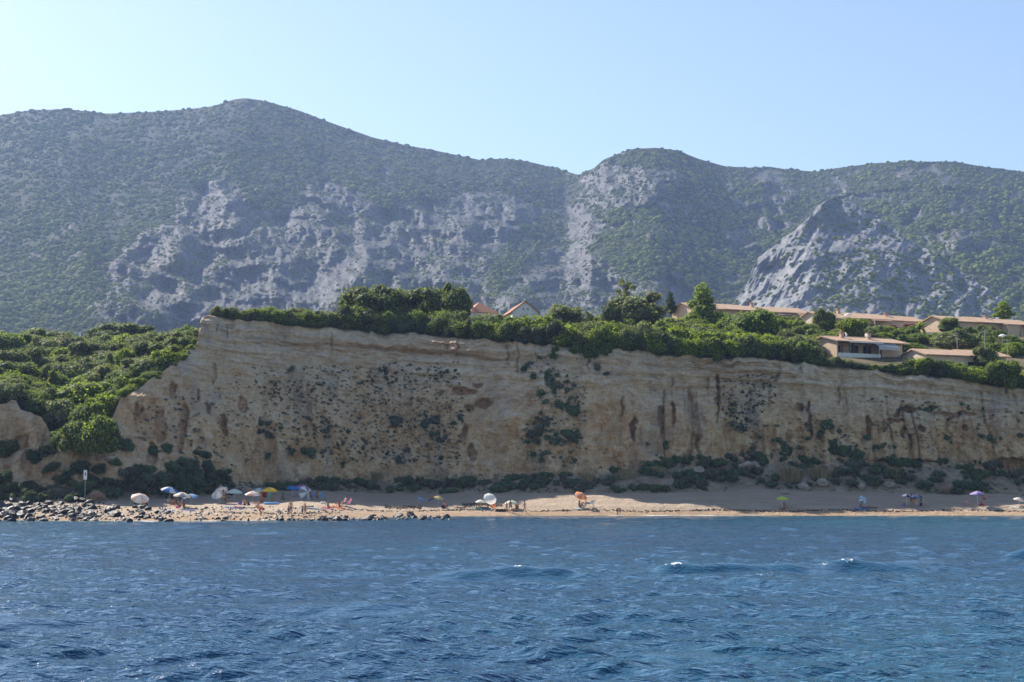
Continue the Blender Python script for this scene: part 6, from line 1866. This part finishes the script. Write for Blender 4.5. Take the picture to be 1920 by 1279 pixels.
person(467, 935, 'stand', 'person in orange standing behind the striped umbrella', 'orange', 'orange', 1, 1, .95, 3.0)
person(491, 943, 'sit', 'person in a pink top sitting left of the yellow umbrella pole', 'rose', 'rose', 0, 0, rz=.3)
person(513, 942, 'chair', 'person seated right of the yellow umbrella pole', 'slate', None, 0, 1, rz=-.4, dz=-.2)
person(533, 938, 'long', 'dark figure lounging alone in the cliff shade', 'black', 'black', 2, 0, rz=1.3)
person(545, 966, 'stand', 'tall person standing by the water, hand on hip', 'slate', None, 1, 1, 1.0, .6)
person(541, 968, 'stand', 'dark child standing beside the tall person', 'navy', 'navy', 2, 0, .68, -.3)
person(567, 968, 'wade', 'dark child with arms out by the shore rocks', 'navy', 'navy', 2, 0, .62, .4)
person(572, 967, 'stand', 'slim child right of the dark child by the shore rocks', 'slate', None, 0, 1, .8, .2)
person(583, 937, 'chair', 'person in dark red seated beside the sideways white shelter', 'red', 'red', 2, 0, .95, rz=.4, dz=-.1)
person(595, 937, 'chair', 'person seated left of the blue chair in the cliff shade', 'navy', None, 2, 0, .95, rz=.3, dz=-.15)
person(575, 951, 'lie', 'sunbather on the white towel in the middle of the sand', 'blue', None, 1, 1, rz=.1)
person(617, 953, 'long', 'sunbather on a pink towel right of the shaded towel', 'orange', None, 0, 0, rz=1.0)
person(638, 951, 'long', 'person on the orange towel in front of the pink deck chair', 'orange', 'orange', 2, 0, rz=1.1)
person(646, 948, 'chair', 'person in pink sitting on the pink deck chair', 'rose', 'rose', 1, 1, rz=-.9, dz=-.05)
person(603, 975, 'wade', 'bather behind the shore rocks, only the head showing', 'navy', None, 2, 0, .9, 0, z=-1.05)
person(717, 974, 'wade', 'bather behind the left end of the rocky spit', 'navy', None, 2, 0, .9, 0, z=-1.0)
person(786, 972, 'wade', 'bather standing in shallow water behind the spit', 'navy', None, 2, 0, .9, .3, z=-.55)
person(813, 973, 'wade', 'bather up to the chest at the right end of the spit', 'navy', None, 2, 0, .9, .3, z=-.95)
person(835, 953, 'sit', 'person in magenta sitting beside the small yellow umbrella', 'magenta', 'magenta', 0, 0, rz=.5)
person(862, 953, 'lie', 'sunbather lying between the yellow and white umbrellas', 'red', None, 0, 1, rz=.1)
person(893, 953, 'sit', 'small fair child sitting under the low white umbrella', 'turq', None, 1, 2, .6, .3)
person(905, 953, 'lie', 'person in red lying under the big white umbrella', 'red', 'red', 2, 0, rz=.1)
person(950, 960, 'stand', 'small child standing left of the man in blue shorts', 'slate', None, 0, 0, .72, .4)
person(957, 962, 'walk', 'man in blue shorts walking past the cream umbrella', 'blue', None, 0, 0, 1.02, .5)
person(969, 954, 'sit', 'person sitting right of the cream umbrella', 'red', None, 2, 0, rz=.3)
person(983, 963, 'walk', 'tanned person walking alone along the waterline', 'peach', None, 0, 1, .98, -1.2)
person(1088, 952, 'sit', 'dark haired person sitting at the orange umbrella pole', 'slate', 'slate', 2, 0, rz=.9)
person(1097, 952, 'chair', 'person with white hat and blue shirt under the orange umbrella', 'sky', 'sky', 1, 2, rz=-.5, dz=-.2)
person(1158, 966, 'bend', 'dark figure stooping at the water edge right of the orange umbrella', 'navy', 'navy', 2, 0, .95, 1.2)
person(1469, 955, 'long', 'person sitting with arms stretched under the lime umbrella', 'red', None, 2, 0, rz=-.9)
person(1523, 976, 'wade', 'swimmer whose head shows right of the lime umbrella', 'navy', None, 2, 0, .95, 0, z=-1.35)
person(1618, 953, 'long', 'dark haired person on the light towel near the sideways white umbrella', 'slate', 'slate', 2, 0, rz=1.2)
person(1633, 953, 'lie', 'dark figure lying right of the light towel', 'black', 'black', 2, 0, rz=.1)
person(1709, 949, 'stand', 'tanned person standing between the navy umbrellas, left one', 'red', None, 2, 0, .95, .3)
person(1714, 949, 'stand', 'tanned person standing under the right navy umbrella', 'peach', None, 0, 0, .95, -.3)
person(1727, 949, 'sit', 'person sitting with back to the sea right of the navy umbrellas', 'navy', 'navy', 0, 0, rz=3.0)
person(1817, 947, 'long', 'person reclining left of the purple umbrella', 'rose', None, 1, 1, rz=1.0)
person(1846, 948, 'stand', 'bare chested man in dark shorts beside the purple umbrella', 'black', None, 0, 1, 1.08, 3.0)
person(1920, 951, 'lie', 'person lying at the right frame edge', 'orange', None, 1, 1, rz=.1)
# towels, bags, chairs, floats
towel(441, 953, 'blue', 'long blue towel under the person in bright swimwear', 2.6, 1.0, -.35); towel(428, 951, 'turq', 'turquoise towel left of the blue one', 1.5, .8, -.4)
towel(462, 952, 'slate', 'dark mat in front of the sitting person', 2.2, .9, -.2); towel(352, 957, 'blue', 'blue towel below the leftmost cluster', 1.8, .9, -.1)
towel(340, 946, 'yellow', 'yellow towel hung behind the grey pastel umbrella pole', 1.2, .8, .1); towel(317, 957, 'sky', 'pale blue towel on the sand left of the dark mat', 1.3, .7, .2)
towel(575, 951.5, 'white', 'white towel under the sunbather in the middle', 2.6, 1.0, .1); towel(591, 955, 'slate', 'dark blue towel in the middle of the sand', 2.6, 1.2, -.3)
towel(616, 954, 'rose', 'pink towel right of the dark blue towel', 1.6, .8, .1); towel(634, 952, 'orange', 'orange towel before the pink deck chair', 1.6, .9, 0)
towel(905, 954, 'turq', 'turquoise towel under the big white umbrella', 2.2, .8, 0); towel(860, 954, 'cream', 'cream towel between the yellow and white umbrellas', 1.8, .8, .1)
towel(1086, 953, 'white', 'white towel at the orange umbrella', 1.6, .8, 0); towel(1616, 954, 'sky', 'light blue towel near the sideways white umbrella', 1.9, .9, 0)
towel(1824, 948, 'cream', 'cream towel left of the purple umbrella', 1.8, .7, 0); towel(1627, 943, 'mint', 'pale towel behind the sideways white umbrella', 1.6, .7, 0); towel(1905, 951, 'white', 'white towel near the right frame edge', 1.5, .7, 0)
bag(606, 945, 'white', 'white bag alone on the sand right of the shaded group', .55); bag(831, 953, 'navy', 'navy bag beside the person in magenta', .6)
bag(450, 946, 'purple', 'purple bag left of the sitting person', .5); bag(466, 948, 'navy', 'navy bag right of the sitting person', .6); bag(310, 958, 'navy', 'dark bag on the pale blue towel', .4); bag(1695, 949, 'purple', 'small purple bag left of the navy umbrellas', .45); bag(1840, 948, 'red', 'red bag at the purple umbrella', .5); bag(333, 953, 'rose', 'pink bag in front of the leftmost cluster', .4); bag(489, 955, 'brown' if 'brown' in FC else 'orange', 'orange bag right of the person in green', .5)
deck_chair(496, 937, 'red', 'red beach chair left of the yellow umbrella', .2); deck_chair(607, 937, 'sky', 'light blue beach chair in the cliff shade', .9); deck_chair(651, 949, 'rose', 'pink deck chair on the sunny sand', -1.0); deck_chair(589, 937, 'sky', 'blue beach chair beside the sideways white shelter', .3); deck_chair(1109, 951, 'white', 'white beach chair right of the orange umbrella', -.4); deck_chair(505, 938, 'green', 'green beach chair behind the yellow umbrella pole', .1)
q, _ = hit(509, 946)
o = empty('inflatable_dinghy', q + Vector((0, 0, .01)), .1); tagp(o, 'pale blue inflatable dinghy below the yellow umbrella', 'dinghy')
bm_obj('tube', ring_mesh(.42, .14, sx=1.8), FC['sky'], o, True)
bm = bmesh.new(); bmesh.ops.create_cone(bm, cap_ends=True, segments=20, radius1=.4, radius2=.4, depth=.05); bmesh.ops.scale(bm, vec=(1.8, 1, 1), verts=bm.verts); bmesh.ops.translate(bm, vec=(0, 0, .06), verts=bm.verts); bm_obj('floor', bm, FC['white'], o)
q, _ = hit(924, 953)
o = empty('swim_ring', q + Vector((0, -.1, .42)), 0); tagp(o, 'orange swim ring standing beside the big white umbrella', 'swim ring')
r_ = bm_obj('ring', ring_mesh(.3, .1), FC['orange'], o, True); r_.rotation_euler = (R(80), 0, .3); r_.location = (0, .1, -.02)
# beach sign
q, _ = hit(159, 936)
s_ = q.y / FOC
o = empty('beach_sign', q); tagp(o, 'white warning sign on a thin post at the left shore', 'sign')
tube_obj('post', M['metal'], o, (0, 0, -.4), (0, 0, 53 * s_), .035)
pn_ = box('panel', M['whitem'], o, -3.2 * s_, 3.2 * s_, -.07, -.04, 36 * s_, 54 * s_, .005)
bm = bmesh.new()
def quad(x0, x1, z0, z1):
    bm.faces.new([bm.verts.new((x * s_, -.074, z * s_)) for x, z in ((x0, z0), (x1, z0), (x1, z1), (x0, z1))])
for a in [(-.5, .6, 49.2, 50.6), (-.9, 1.0, 46.6, 49.0), (-1.3, -.2, 44.2, 46.5), (.3, 1.5, 44.0, 46.5)]: quad(*a)
bm_obj('pictogram', bm, M['black'], pn_)
print('beach', round(time.time() - T0, 1), len(bpy.data.objects))
